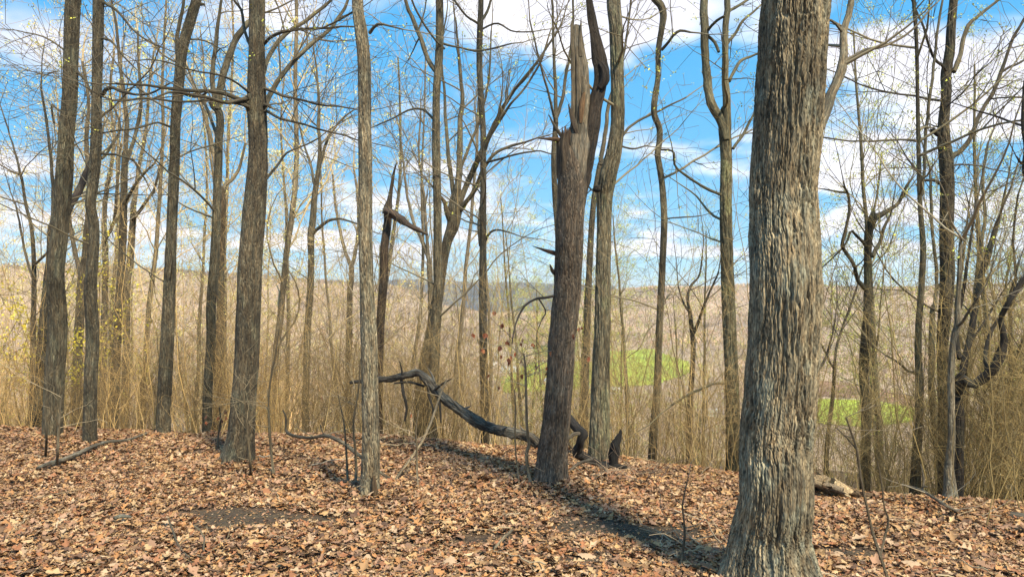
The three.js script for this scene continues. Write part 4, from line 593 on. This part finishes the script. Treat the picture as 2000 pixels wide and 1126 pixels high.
{
  const white = std({ name: 'white_siding', color: C(.78, .77, .74) }), roofs = [C(.3, .29, .28), C(.5, .5, .5), C(.2, .1, .08)].map((c, i) => std({ name: 'roof_metal_' + i, color: c, roughness: .6 })), pane = std({ name: 'window_glass', color: C(.04, .05, .06), roughness: .15 });
  const box = (w, h, d, x, y, z) => new THREE.BoxGeometry(w, h, d).translate(x, y, z);
  const farm = (name, label, category, px, py, w, h, dp, turn, roof) => {
    let D = 440; for (; D < 1800; D += 2) { const p = at(px, py, D); if (p.y <= height(p.x, p.z)) break; }
    const x = (px - 1000) / F * D, b = V(x, height(x, -D), -D), t = thing(name, label, category, b); t.rotation.y = turn; t.userData.base = V(0, 0, 0);
    const s = new THREE.Shape([[-w / 2, -1], [w / 2, -1], [w / 2, h], [0, h + w * .3], [-w / 2, h]].map((q) => new THREE.Vector2(...q)));
    part('wall', new THREE.ExtrudeGeometry(s, { depth: dp, bevelEnabled: false }).translate(0, 0, -dp / 2), white, t);
    for (const q of [-1, 1]) { const l = Math.hypot(w / 2 + .5, w * .3 + .3); part('roof', new THREE.BoxGeometry(l, .25, dp + 1).rotateZ(-q * Math.atan2(w * .3, w / 2)).translate(q * (w / 4 + .15), h + w * .15 + .15, 0), roof, t); }
    for (let i = 0; i < 3; i++) for (const q of [-1, 1]) { const win = part('window', box(.3, 1.5, 1.3, q * (w / 2 + .1), h * .5, (i - 1) * dp * .3), white, t); part('pane', box(.1, 1.2, 1, q * (w / 2 + .25), h * .5, (i - 1) * dp * .3), pane, win); }
    part('door', box(1.3, 2.3, .3, -w * .2, 1.1, dp / 2 + .1), pane, t); part('window', box(1.2, 1.4, .3, w * .2, h * .5, dp / 2 + .1), pane, t);
  };
  farm('white_barn', 'long low white barn beyond the green field left of the broken snag', 'barn', 996, 727, 9, 3.6, 18, 1.35, roofs[1]);
  farm('white_house', 'small white farmhouse left of the long white barn in the valley', 'house', 962, 716, 8, 5, 10, .5, roofs[0]);
  farm('white_shed', 'tiny white shed right beside the small valley farmhouse', 'shed', 972, 699, 5, 3, 6, .9, roofs[1]);
  farm('white_house', 'little white house at the edge of the green field, right against the snag', 'house', 1068, 751, 6, 4, 7, .3, roofs[1]);
  farm('white_house', 'pale house between the wavy trunk and the slim wavy stem, low in the valley', 'house', 1202, 768, 6, 3.6, 8, 1.2, roofs[1]);
  farm('white_shed', 'low pale shed in the valley left of the two-stemmed tree', 'shed', 1385, 812, 7, 3, 12, 1.4, roofs[1]);
  farm('white_house', 'white cottage in the valley just left of the thick wavy trunk', 'house', 1153, 764, 5, 3.4, 6, .8, roofs[0]);
}

// ---------------------------------------------------------------- brush at the crest: saplings built once, then copies
function sapling(seed, tone, H, bushy) {
  const rnd = rng(seed), g = new Geo(), tips = [], P = [V(0, -.3, 0)], R = [.0035 + rnd() * .004], n = 12, d = V((rnd() - .5) * .6, 1, (rnd() - .5) * .6), c = C(...tone), o = { up: .05, kink: .38, split: 3.2, min: .0014, seg: .14, bare: .1 };
  for (let i = 1; i <= n; i++) { d.x += (rnd() - .5) * .42; d.z += (rnd() - .5) * .42; d.y += .12; d.normalize(); P.push(P[i - 1].clone().addScaledVector(d, (H + .3) / n)); R.push(Math.max(.0019, R[0] * (1 - .75 * i / n))); }
  g.tube(P, R, 5, c);
  for (let i = 2; i <= n; i++) for (let k = 0; k < bushy * (i > 3 ? 1 : .4); k++) if (rnd() < .8) { const a = rnd() * 6.28; grow(g, tips, P[i], V(Math.cos(a), .4 + rnd() * .9, Math.sin(a)), (.3 + rnd() * .7) * (1.2 - .5 * i / n), R[i] * .55, 1, rnd, o, jitter(c, rnd, .15)); }
  return g.geometry();
}
const brushTones = [[.66, .53, .3], [.45, .36, .205], [.28, .225, .135], [.15, .12, .075]];
const saplings = []; for (let i = 0; i < 12; i++) saplings.push(sapling(700 + i, brushTones[i % 4].map((v) => v * 1), 1.5 + (i % 3) * .5, .9 + (i % 2) * .6));
const tallSaplings = []; for (let i = 0; i < 6; i++) tallSaplings.push(sapling(730 + i, brushTones[i % 4], 3.2 + (i % 3) * .6, 1.3));
{
  const rnd = rng(123), tints = ['gold', 'tan', 'olive'], matsBy = { gold: std({ name: 'golden_stems', vertexColors: true, color: C(1.1, .92, .64) }), tan: std({ name: 'tan_stems', vertexColors: true, color: C(.95, .82, .6) }), olive: std({ name: 'olive_stems', vertexColors: true, color: C(.78, .71, .5) }) };
  const low = (px) => table([[60, .55], [330, .72], [880, .72], [980, .54], [1380, .6], [1500, .64], [1580, .5], [1780, .52], [1860, .95]], px);
  const zone = (px) => (px < 560 ? 0 : px < 1450 ? 1 : 2);
  const words = ['thin golden sapling in the brush behind the left trunks', 'thin tan sapling in the brush behind the centre trunks', 'thin olive sapling in the thicket at the right'], groups = ['brush saplings at left', 'brush saplings at centre', 'brush saplings at right'];
  for (let i = 0; i < 215; i++) {                             // the nearest ones, each a thing of its own
    const px = -80 + rnd() * 2160; let D = 9.3; for (let k = 0; k < 6; k++) D = crest((px - 1000) / F * D); D += -.9 + 2.6 * rnd();
    const x = (px - 1000) / F * D, z = zone(px), tall = rnd() < .2, geo = tall ? tallSaplings[Math.floor(rnd() * 6)] : saplings[Math.floor(rnd() * 12)];
    const m = tagMesh('sapling', geo, matsBy[tints[z]], words[z], 'sapling', groups[z]); m.position.set(x, height(x, -D), -D); m.rotation.set((rnd() - .5) * .3, rnd() * 6.28, (rnd() - .5) * .3); const k = (.55 + rnd() * .5) * low(px); m.scale.set(k, k * (.8 + .4 * rnd()), k);
  }
  const lists = saplings.concat(tallSaplings).map(() => []);
  for (let i = 0; i < 3300; i++) {                            // the rest reads as one mass of stems
    const px = -200 + rnd() * 2400; let D = 9.3; for (let k = 0; k < 6; k++) D = crest((px - 1000) / F * D); D += .2 + 12 * rnd() ** 1.6;
    const x = (px - 1000) / F * D, j = rnd() < .12 ? 12 + Math.floor(rnd() * 6) : Math.floor(rnd() * 12), z = zone(px), k = (.6 + .6 * rnd()) * (j < 12 ? low(px) : .8), s = .5 + .8 * rnd();
    lists[j].push([place(x, height(x, -D), -D, (rnd() - .5) * .35, rnd() * 6.28, (rnd() - .5) * .35, k, k * (.85 + .4 * rnd()), k), z === 0 ? C(1.2 * s, .98 * s, .66 * s) : z === 1 ? C(1.02 * s, .88 * s, .64 * s) : C(.78 * s, .7 * s, .48 * s)]);
  }
  const bm = std({ name: 'brush_stems', vertexColors: true });
  lists.forEach((l, i) => stuff('brush', 'dense thicket of thin stems behind the crest of leaf litter', 'brush', i < 12 ? saplings[i] : tallSaplings[i - 12], bm, l));
}

// ---------------------------------------------------------------- leaf litter
function leafShape(seed, n) {                                // a dry lobed leaf, one unit long, curled; y is up
  const rnd = rng(seed), lob = 2 + Math.floor(rnd() * 3), depth = .18 + rnd() * .3, wide = .26 + rnd() * .16, cup = (rnd() - .35) * 2.4, bend = (rnd() - .4) * 1.5, twist = (rnd() - .5) * 2.2, p = [], idx = [], t = [];
  for (let i = 0; i <= n; i++) {
    const s = i / n, w = wide * Math.pow(Math.sin(Math.PI * clamp(.04 + .93 * s, 0, 1)), .65) * (1 - depth + depth * Math.cos((s * lob + .1) * 6.283)) * (1 + .12 * (rnd() - .5)), y = -bend * (s - .5) * (s - .5);
    for (const q of [-1, -.5, 0, .5, 1]) { const a = q * w, c = twist * (s - .5); p.push(s - .5, y + cup * a * a * 1.6 + Math.sin(c) * a + (rnd() - .5) * .035 + (q ? 0 : -.015), a * Math.cos(c)); t.push(s, q); }
  }
  for (let i = 0; i < n; i++) for (let k = 0; k < 4; k++) { const a = i * 5 + k; idx.push(a, a + 1, a + 5, a + 1, a + 6, a + 5); }
  const g = new THREE.BufferGeometry(); g.setAttribute('position', new THREE.Float32BufferAttribute(p, 3)); g.setAttribute('uv', new THREE.Float32BufferAttribute(t, 2)); g.setIndex(idx); g.computeVertexNormals(); return g;
}
const LEAF = [[.4, .24, .105], [.31, .18, .08], [.18, .1, .047], [.44, .295, .15], [.38, .185, .068], [.11, .06, .034], [.44, .3, .18], [.34, .195, .115], [.25, .14, .08], [.27, .115, .05]];
{
  const rnd = rng(321), gauss = () => (rnd() + rnd() + rnd() - 1.5) * 1.2, shapes = [0, 1, 2, 3, 4, 5].map((i) => leafShape(900 + i, 12)), cheap = [0, 1, 2, 3].map((i) => leafShape(900 + i, 7));
  const mats = LEAF.map((c, i) => std({ name: 'dry_leaf_' + i, color: C(...c), side: THREE.DoubleSide, roughness: .75 })), litter = std({ name: 'dry_leaf_litter', side: THREE.DoubleSide, roughness: .78 });
  const lists = cheap.map(() => []); let single = 0;
  for (let i = 0; i < 300000; i++) {
    const D = 2.7 + 9.6 * Math.pow(rnd(), .8), x = (rnd() - .5) * 2 * (D * .78 + .5), z = -D; if (D > crest(x) + 2.4) continue;
    const s = soilPatch(x, z); if (rnd() < s * .72) continue;
    const big = rnd() < .18, size = (big ? .05 + .035 * rnd() : .02 + .026 * rnd()) * mix(1, .5, s), c = LEAF[Math.floor(rnd() * LEAF.length)], k = .75 + .5 * rnd();
    const pile = .5 + .5 * noise2(x * 1.7, z * 1.7, 0, 0, 44), m = place(x, height(x, z) + .004 + .028 * rnd() * (.5 + pile) * (1 - s), z, gauss() * .4, rnd() * 6.28, gauss() * .4, size);
    if (big && D < 5.2 && D > 3.9 && Math.abs(x / D) < .68 && single < 300 && rnd() < .5) {
      single++; const leaf = shade(new THREE.Mesh(shapes[single % 6], mats[single % 10])); leaf.name = single > 1 ? 'leaf_' + String(single - 1).padStart(3, '0') : 'leaf'; m.decompose(leaf.position, leaf.quaternion, leaf.scale); leaf.position.y += .012; leaf.scale.setScalar(.065 + .045 * rnd()); ground.add(leaf); continue;
    }
    lists[i % 4].push([m, C(c[0] * k, c[1] * k, c[2] * k)]);
  }
  lists.forEach((l, i) => stuff('leaf_litter', 'layer of dry brown and tan fallen leaves covering the ground', 'leaf litter', cheap[i], litter, l));
}

// ---------------------------------------------------------------- sticks, limbs and stumps
function stick(name, label, category, raw, tone, o = {}) {   // raw: [x, y, width, depth or nothing for the ground]
  const pts = raw.map(([x, y, w, D]) => { const p = D ? at(x, y, D) : onGround(x, y); const r = w / 2 / F * -p.z; if (!D) p.y += r * (o.lift ?? .7) + (raw.length > 2 && o.lay ? .05 : 0); return [p, r]; });
  const [p, r] = smooth(pts.map((q) => q[0]), pts.map((q) => q[1]), .03), rnd = rng(raw[0][0] + raw[0][1]), base = p[0].clone(), t = thing(name, label, category, base, o.group), g = new Geo();
  const sides = r.reduce((a, b) => Math.max(a, b)) > .02 ? 16 : 8;
  g.tube(p, r, sides, barkColor(tone, raw[0][0] % 31, o.lichen ?? .1, o.lichenColor), { cap: true, relief: sides > 8, shape: (q, a, v, c) => q * (1 + .16 * noise3(Math.cos(a) * 1.5, v * 9, Math.sin(a) * 1.5) + (o.rough ?? .08) * noise3(Math.cos(a) * 4, v * 22, Math.sin(a) * 4)) });
  part(o.part ?? 'stem', g, o.mat ?? M.branch, t);
  for (const b of o.forks ?? []) { const q = b.map(([x, y, w, D]) => { const v = D ? at(x, y, D) : onGround(x, y); return [v, w / 2 / F * -v.z]; }), [bp, br] = smooth(q.map((e) => e[0]), q.map((e) => e[1]), .04), bg2 = new Geo(); bg2.tube(bp, br, 7, barkColor(o.forkTone ?? tone, 5, .1), { cap: true }); part('fork', bg2, M.branch, t); }
  if (o.twigs) { const tg = new Geo(), tips = []; for (let k = 0; k < o.twigs; k++) { const i = Math.floor(p.length * (o.from ?? .3) + rnd() * p.length * (1 - (o.from ?? .3))), j = Math.min(i, p.length - 1), a = rnd() * 6.28; grow(tg, tips, p[j], V(Math.cos(a), .5 + (rnd() - .5) * (o.droop ?? .6), Math.sin(a)), (.15 + rnd() * .5) * (o.reach ?? 1), Math.max(.002, r[j] * .45), 1, rnd, { up: .03, kink: .35, split: 4, min: .0018, seg: .09, bare: .1 }, C(...tone.map((v) => v * .8))); } part('twigs', tg, M.twig, t, true);
    if (o.leaves) { const lg = new Geo(); for (let k = 0; k < o.leaves; k++) { const [q] = tips[Math.floor(rnd() * tips.length)], a = V(rnd() - .5, -.6 - rnd(), rnd() - .5).normalize(), b = V(rnd() - .5, rnd() - .5, rnd() - .5).cross(a).normalize(), c = [[.3, .1, .045], [.36, .14, .06], [.2, .07, .035]][k % 3], s = .025 + rnd() * .03; lg.leaf(q, a, b, s, s * .3, c); } part('dry_leaves', lg, M.leaflet, t, true); } }
  return t;
}
const GREYW = [.3, .255, .18], TANW = [.46, .36, .22], BLACK = [.022, .02, .018];
stick('fallen_branch', 'pale lichened branch lying on the leaves at the left', 'branch', [[72, 926, 5], [98, 918, 9], [120, 912, 9], [150, 899, 8], [180, 884, 7], [210, 874, 6], [245, 870, 5], [270, 862, 4], [286, 855, 3]], [.34, .3, .22], { lay: 1, lichen: .35, lichenColor: [.5, .5, .4], forks: [[[122, 914, 5], [134, 922, 5], [146, 932, 4]], [[275, 866, 3], [292, 885, 3], [305, 900, 2]]], part: 'branch' });
stick('fallen_limb', 'dark arched fallen limb running from behind the straight grey trunk down to the snag', 'limb', [[684, 747, 5, 8.1], [706, 744, 7, 8], [740, 741, 11, 7.8], [770, 738, 12, 7.7], [795, 731, 13, 7.6], [815, 728, 14, 7.55], [832, 740, 17, 7.5], [852, 762, 18, 7.45], [875, 784, 19, 7.4], [905, 805, 20, 7.35], [935, 825, 20, 7.3], [965, 838, 19, 7.25], [1000, 845, 20, 7.2], [1030, 852, 22, 7.15], [1052, 868, 18, 7.1]], [.19, .165, .125], {
  lichen: .5, lichenColor: [.3, .28, .22], mat: M.furrowed, rough: .34, part: 'limb', forkTone: [.1, .085, .065], forks: [[[783, 744, 5, 7.65], [785, 725, 4, 7.6], [780, 705, 1.5, 7.6]], [[784, 742, 6, 7.65], [788, 770, 6, 7.6], [794, 795, 5, 7.6], [790, 822, 4, 7.6]], [[836, 748, 6, 7.46], [838, 775, 5, 7.44], [846, 800, 4, 7.42], [843, 826, 3, 7.4]], [[770, 748, 4, 7.65], [800, 746, 5, 7.6], [828, 754, 5, 7.55]], [[850, 760, 6, 7.4], [866, 748, 4, 7.3], [882, 739, 1.5, 7.2]], [[856, 770, 7, 7.4], [860, 800, 5, 7.4], [861, 825, 3, 7.4]]], twigs: 7, reach: .6 });
stick('charred_limb', 'charred zigzag limb propped against the right side of the snag', 'limb', [[1108, 812, 14, 6.9], [1118, 826, 16, 6.85], [1130, 838, 17, 6.8], [1141, 846, 16, 6.75], [1136, 856, 18, 6.75], [1132, 872, 18, 6.8], [1127, 884, 20, 6.85], [1142, 892, 18, 6.85], [1158, 900, 14, 6.85], [1175, 907, 10, 6.85], [1193, 912, 7, 6.8]], [.04, .034, .029], { lichen: .5, lichenColor: [.3, .27, .2], mat: M.wood, rough: .22, part: 'limb', forkTone: [.26, .21, .15], forks: [[[1133, 846, 8, 6.75], [1120, 848, 8, 6.7], [1108, 858, 6, 6.65]], [[1112, 920, 6, 6.55], [1130, 905, 6, 6.6], [1150, 898, 6, 6.6], [1162, 893, 4, 6.7]], [[1145, 902, 3, 6.6], [1170, 908, 3, 6.5], [1185, 920, 3, 6.4]], [[1108, 860, 3, 6.7], [1115, 872, 3, 6.7], [1121, 880, 2, 6.8]]] });
stick('charred_stump', 'black charred pointed stump right of the snag', 'stump', [[1199, 918, 17, 7.05], [1199, 905, 15, 7.05], [1199, 892, 18, 7.05], [1200, 878, 19, 7.05], [1201, 868, 18, 7.05], [1206, 860, 15, 7.05], [1209, 852, 11, 7.05], [1212, 845, 7, 7.05], [1213, 837, 1.5, 7.05]], BLACK, { lichen: 0, mat: M.wood, rough: .35, part: 'stump', forkTone: [.07, .06, .045], forks: [[[1202, 912, 12, 7], [1212, 911, 10, 6.95], [1224, 912, 6, 6.9]]] });
stick('fallen_branch', 'low bowed dead branch ending against the straight grey trunk at its left', 'branch', [[557, 838, 4, 7.6], [562, 845, 6, 7.5], [580, 852, 6, 7.3], [610, 854, 6, 7.1], [635, 850, 7, 7], [655, 857, 7, 6.8], [675, 868, 8, 6.6], [692, 882, 8, 6.5], [708, 894, 7, 6.4], [745, 924, 6, 6.3], [775, 942, 5]], [.24, .2, .135], { lichen: .3, part: 'branch', forks: [[[634, 850, 3, 7], [627, 838, 3, 7], [625, 828, 2, 7]], [[557, 840, 4, 7.6], [558, 815, 4, 7.6], [552, 800, 3, 7.6]]], twigs: 5, reach: .5 });
stick('leaning_stick', 'long pale stick leaning up to the right from the foot of the straight grey trunk', 'stick', [[751, 974, 4], [775, 932, 5, 6.2], [800, 898, 5, 6.4], [822, 865, 5, 6.6], [840, 828, 5, 6.8], [852, 795, 5, 7], [862, 765, 4, 7.1], [872, 742, 3, 7.2]], TANW, { lichen: .05, twigs: 3, from: .7, reach: .5 });
stick('wavy_sapling', 'pale wavy sapling carrying clusters of red-brown dead leaves, just left of the snag', 'sapling', [[1036, 948, 9], [1033, 925, 7, 6.25], [1029, 900, 7, 6.25], [1028, 885, 7, 6.25], [1033, 868, 7, 6.25], [1031, 850, 6, 6.25], [1029, 820, 6, 6.25], [1028, 780, 5, 6.25], [1027, 740, 5, 6.25], [1026, 715, 4, 6.25], [1023, 690, 3, 6.25]], [.5, .4, .25], { lichen: .02, twigs: 16, from: .72, reach: .75, leaves: 120 });
stick('thin_sapling', 'thin pale upright stem close left of the wavy sapling', 'sapling', [[1014, 948, 4], [1011, 915, 3, 6.3], [1007, 880, 3, 6.3], [1006, 840, 3, 6.3], [1007, 800, 3, 6.3], [1005, 760, 2, 6.3]], TANW, { twigs: 4, from: .5 });
stick('thin_sapling', 'slim foreground stem bending up the right side, between the thickest tree and the right edge', 'sapling', [[1738, 1140, 6, 4.1], [1720, 1085, 6, 4.15], [1705, 1040, 6, 4.2], [1694, 990, 5, 4.2], [1684, 945, 5, 4.2], [1678, 905, 5, 4.2], [1672, 870, 4, 4.2], [1662, 840, 4, 4.2], [1653, 815, 3, 4.2]], [.26, .2, .12], { twigs: 7, from: .55, reach: .55, forks: [[[1672, 875, 3, 4.2], [1655, 855, 3, 4.25], [1634, 835, 2, 4.3]], [[1719, 1092, 3, 4.2], [1728, 1050, 5, 4.3], [1736, 1015, 4, 4.3], [1728, 990, 3, 4.3], [1722, 940, 3, 4.3], [1714, 900, 2, 4.3]]] });
stick('fallen_branch', 'pale dead branch lying at a slant on the litter in front of the lying log', 'branch', [[1762, 945, 3, 5.9], [1780, 951, 5, 5.85], [1800, 957, 6, 5.75], [1825, 972, 6, 5.6], [1850, 988, 6, 5.45], [1880, 1005, 6], [1900, 1016, 6], [1925, 1030, 5], [1950, 1052, 3]], [.46, .38, .26], { lichen: .1, part: 'branch', forks: [[[1802, 957, 4, 5.75], [1805, 940, 4, 5.75], [1803, 922, 3, 5.75], [1799, 906, 2, 5.75]], [[1803, 950, 3, 5.75], [1812, 950, 3, 5.7]]], twigs: 5, reach: .5 });
stick('thin_sapling', 'thin crooked stem rising from the litter left of the thickest tree', 'sapling', [[1330, 1110, 5], [1333, 1080, 5, 4.5], [1337, 1050, 5, 4.5], [1336, 1015, 4, 4.5], [1333, 990, 4, 4.5], [1338, 960, 3, 4.5], [1345, 930, 2, 4.5]], [.4, .31, .19], { twigs: 5, from: .2, reach: .5 });
stick('thin_sapling', 'straight thin sapling in front of the knotted trunk', 'sapling', [[489, 930, 5], [488, 900, 5, 6.5], [484, 850, 4, 6.5], [478, 790, 4, 6.5], [472, 740, 3, 6.5], [476, 690, 2, 6.5]], [.3, .23, .13], { twigs: 7, from: .4 });
stick('thin_sapling', 'pale thin stem standing behind the pale fallen branch at left', 'sapling', [[110, 912, 5], [112, 880, 5, 6.9], [113, 850, 4, 6.9], [116, 810, 4, 6.9], [120, 770, 3, 6.9]], [.5, .4, .25], { twigs: 5, from: .5 });
stick('thin_sapling', 'spindly stem with twiggy top in the left foreground by the photo edge', 'sapling', [[88, 893, 5], [90, 850, 4, 7.2], [88, 800, 4, 7.2], [92, 740, 3, 7.2], [85, 690, 2, 7.2]], [.25, .2, .12], { twigs: 8, from: .3 });
stick('thin_sapling', 'slim forked stem standing just left of the bowed dead branch', 'sapling', [[535, 932, 6], [530, 890, 5, 6.7], [526, 840, 5, 6.7], [524, 790, 4, 6.7], [528, 740, 4, 6.7], [538, 690, 3, 6.7], [545, 640, 2, 6.7]], [.24, .19, .11], { twigs: 12, from: .3, reach: 1.3 });
stick('thin_sapling', 'slim pair-stemmed sapling just left of the foot of the straight grey trunk', 'sapling', [[693, 958, 6], [695, 920, 6, 6.2], [694, 880, 5, 6.2], [690, 830, 4, 6.2], [700, 760, 3, 6.2], [704, 700, 2, 6.2]], [.34, .27, .16], { twigs: 8, from: .4, forks: [[[679, 952, 5], [678, 920, 5, 6.2], [676, 880, 4, 6.2], [672, 830, 3, 6.2], [660, 770, 2, 6.2]]] });
stick('thin_sapling', 'thin pale stem right of the leaning stick, below the dark arched limb', 'sapling', [[817, 960, 4], [814, 910, 4, 6.3], [814, 870, 4, 6.3], [812, 840, 3, 6.3], [818, 800, 2, 6.3]], TANW, { twigs: 4, from: .5, leaves: 6 });
stick('bark_chip', 'pale grey-green piece of bark lying on the leaves at lower left', 'bark', [[222, 1029, 5], [232, 1027, 8], [244, 1026, 7], [256, 1025, 3]], [.42, .41, .32], { lay: 1, lift: 1.2, part: 'bark' });
stick('dead_root', 'dark crooked root lying at the left foot of the thickest tree', 'root', [[1370, 1128, 9], [1374, 1112, 9], [1384, 1100, 8], [1396, 1094, 5]], [.11, .09, .07], { lift: 1, part: 'root' });
stick('thin_sapling', 'short sapling with rusty dead leaves at the crest left of the knotted trunk', 'sapling', [[424, 880, 4], [426, 850, 4, 7.9], [430, 820, 3, 7.9], [428, 795, 2, 7.9]], [.26, .2, .12], { twigs: 8, from: .4, reach: .4, leaves: 34 });
stick('bent_twig', 'long thin twig arching out of the leaves in the left foreground', 'twig', [[328, 1012, 3, 5], [337, 1036, 4, 4.9], [347, 1062, 4, 4.75], [368, 1090, 5, 4.55], [396, 1124, 5]], [.3, .25, .16], { twigs: 3, reach: .4 });
stick('bent_twig', 'forked pale twig standing just right of the long arching foreground twig', 'twig', [[412, 1126, 5], [404, 1098, 4, 4.6], [397, 1075, 4, 4.65], [399, 1050, 3, 4.7]], [.42, .36, .24], { twigs: 3, reach: .35, forks: [[[399, 1052, 3, 4.7], [390, 1035, 3, 4.72], [377, 1025, 2, 4.75]]] });
stick('pale_stick', 'straight pale stick lying on the dark soil patch at centre foreground', 'stick', [[966, 1088, 5], [982, 1070, 6], [1000, 1052, 5]], [.6, .48, .3], { lay: 1 });
// loose sticks on the leaves
{
  const rnd = rng(444), g0 = [0, 1, 2].map((s) => { const r = rng(450 + s), P = [V(-.5, 0, 0)], R = [.011]; for (let i = 1; i <= 8; i++) { P.push(V(-.5 + i / 8, (r() - .5) * .05, (r() - .5) * .14)); R.push(.011 - i * .0009); } const g = new Geo(); g.tube(P, R, 6, C(1, 1, 1)); return g.geometry(); });
  const mats = [[.42, .33, .2], [.2, .155, .1], [.5, .42, .29]].map((c, i) => std({ name: 'stick_bark_' + i, vertexColors: true, color: C(...c) }));
  for (let i = 0; i < 46; i++) {
    const D = 3.9 + 4 * rnd(), x = (rnd() - .5) * 1.3 * D, m = tagMesh('loose_stick', g0[i % 3], mats[Math.floor(rnd() * 3)], 'small loose stick lying among the fallen leaves', 'stick', 'small sticks scattered on the leaves');
    m.position.set(x, height(x, -D) + .055, -D); m.rotation.set(0, rnd() * 6.28, (rnd() - .5) * .5); m.scale.setScalar(.18 + .4 * rnd() ** 2);
  }
}
// the rotten log at the right: split slabs, then the trunk lying along the crest
{
  const b = onGround(1640, 958), t = thing('rotten_log', 'split rotten log of broken slabs right beside the thickest tree', 'log', b);
  const slab = (x0, y0, x1, y1, w, h, tone, D, roll) => {
    const A = at(x0, y0, D), B = at(x1, y1, D - .05), len = A.distanceTo(B), g = new THREE.BoxGeometry(len, h, w, 14, 4, 6), p = g.attributes.position, c = [];
    for (let i = 0; i < p.count; i++) { const x = p.getX(i), y = p.getY(i), z = p.getZ(i), n = noise3(x * 4, y * 26, z * 26 + w * 99); p.setXYZ(i, x + .05 * noise3(y * 40, z * 40, x > 0 ? 5 : 9) * (Math.abs(x) > len * .45 ? 1 : 0), y + .014 * n, z + .014 * noise3(x * 4 + 9, y * 26, z * 26)); const k = .8 + .4 * (n * .5 + .5); c.push(tone[0] * k, tone[1] * k, tone[2] * k); }
    g.setAttribute('color', new THREE.Float32BufferAttribute(c, 3)); g.computeVertexNormals();
    const m = part('slab', g, M.wood, t); m.position.copy(A).add(B).multiplyScalar(.5).sub(b); m.quaternion.setFromUnitVectors(V(1, 0, 0), B.clone().sub(A).normalize()); m.rotateX(roll);
  };
  slab(1596, 944, 1628, 948, .1, .06, [.3, .22, .13], 6.3, .4); slab(1598, 936, 1650, 962, .09, .045, [.33, .25, .15], 6.25, .5); slab(1622, 948, 1656, 970, .09, .07, [.74, .54, .3], 6.15, .7); slab(1640, 945, 1672, 960, .1, .035, [.4, .27, .14], 6.3, -.3); slab(1576, 930, 1600, 948, .14, .1, [.22, .12, .05], 6.4, .2); slab(1630, 950, 1668, 968, .1, .03, [.1, .06, .035], 6.3, 0);
  slab(1585, 938, 1612, 940, .08, .03, [.5, .36, .2], 6.2, 1);
  const rnd = rng(99); for (let i = 0; i < 14; i++) { const x = 1580 + 100 * rnd(), y = 936 + (x - 1580) * .24 + 8 * rnd(), l = 14 + 26 * rnd(); slab(x, y, x + l, y + l * (.1 + .5 * rnd()), .015 + .03 * rnd(), .012 + .015 * rnd(), [[.5, .36, .2], [.3, .2, .11], [.16, .09, .045], [.4, .3, .19]][i % 4], 6.2 - .15 * rnd(), rnd() * 3); }
}
stick('lying_log', 'long weathered log lying along the crest at the foot of the smooth pale-based trunk', 'log', [[1672, 966, 8, 6.1], [1690, 970, 13, 6.1], [1720, 975, 14, 6.1], [1750, 980, 15, 6.05], [1790, 986, 16, 6], [1830, 990, 18, 5.95], [1870, 992, 19, 5.9], [1896, 993, 18, 5.85]], [.44, .34, .22], { lichen: .3, lichenColor: [.3, .28, .22], mat: M.wood, part: 'log', rough: .15 });
stick('lying_log', 'short grey log end at the right edge of the photo', 'log', [[1975, 1005, 14, 5.5], [2000, 1010, 16, 5.45], [2040, 1016, 17, 5.4]], [.3, .26, .19], { mat: M.wood, part: 'log' });
// heaps of dead twigs
function twigHeap(name, label, px, py, n, reach, tone, seed) {
  const b = onGround(px, py), rnd = rng(seed), t = thing(name, label, 'twigs', b), g = new Geo(), tips = [];
  for (let k = 0; k < n; k++) { const a = rnd() * 6.28; grow(g, tips, V(b.x + (rnd() - .5) * reach, b.y + .02, b.z + (rnd() - .5) * reach), V(Math.cos(a), .25 + rnd() * .6, Math.sin(a)), reach * (.4 + rnd() * .7), .005, 1, rnd, { up: -.03, kink: .5, split: 5, min: .0022, seg: .07, bare: .1 }, jitter(C(...tone), rnd, .3)); }
  part('twigs', g, M.twig, t, true);
}
twigHeap('twig_heap', 'small tangle of dark dead twigs on the leaves right of the charred stump', 1300, 945, 12, .45, [.14, .1, .07], 41);
twigHeap('twig_heap', 'wispy tangle of pale dry stems on the leaves left of the thickest tree base', 1365, 1075, 12, .35, [.38, .3, .19], 42);
twigHeap('twig_heap', 'tangle of low twigs at the foot of the broken snag on its right', 1140, 935, 14, .5, [.3, .22, .14], 43);
twigHeap('twig_heap', 'low dark twig tangle behind the foot of the straight grey trunk', 855, 960, 10, .35, [.15, .1, .07], 45);
// the yellow flowering shrub at the left
{
  const D = 12.6, x = (60 - 1000) / F * D, b = V(x, height(x, -D), -D), t = thing('flowering_shrub', 'yellow flowering shrub low behind the trunks at the left edge', 'shrub', b), g = new Geo(), tips = [], rnd = rng(888), lg = new Geo();
  for (let k = 0; k < 20; k++) { const a = rnd() * 6.28; grow(g, tips, V(b.x + (rnd() - .5) * 1.8, b.y - .2, b.z + (rnd() - .5)), V(Math.cos(a) * .35, 1, Math.sin(a) * .35), 1.5 + rnd() * 1.2, .02, 2, rnd, { up: .02, kink: .25, split: 2.6, min: .005, seg: .3, bare: .35 }, C(.2, .16, .09)); }
  buds(lg, tips, rnd, 1, .045, YELLOW, 7); part('stems', g, M.twig, t); part('blossoms', lg, M.leaflet, t, true);
}

renderer.render(scene, camera);
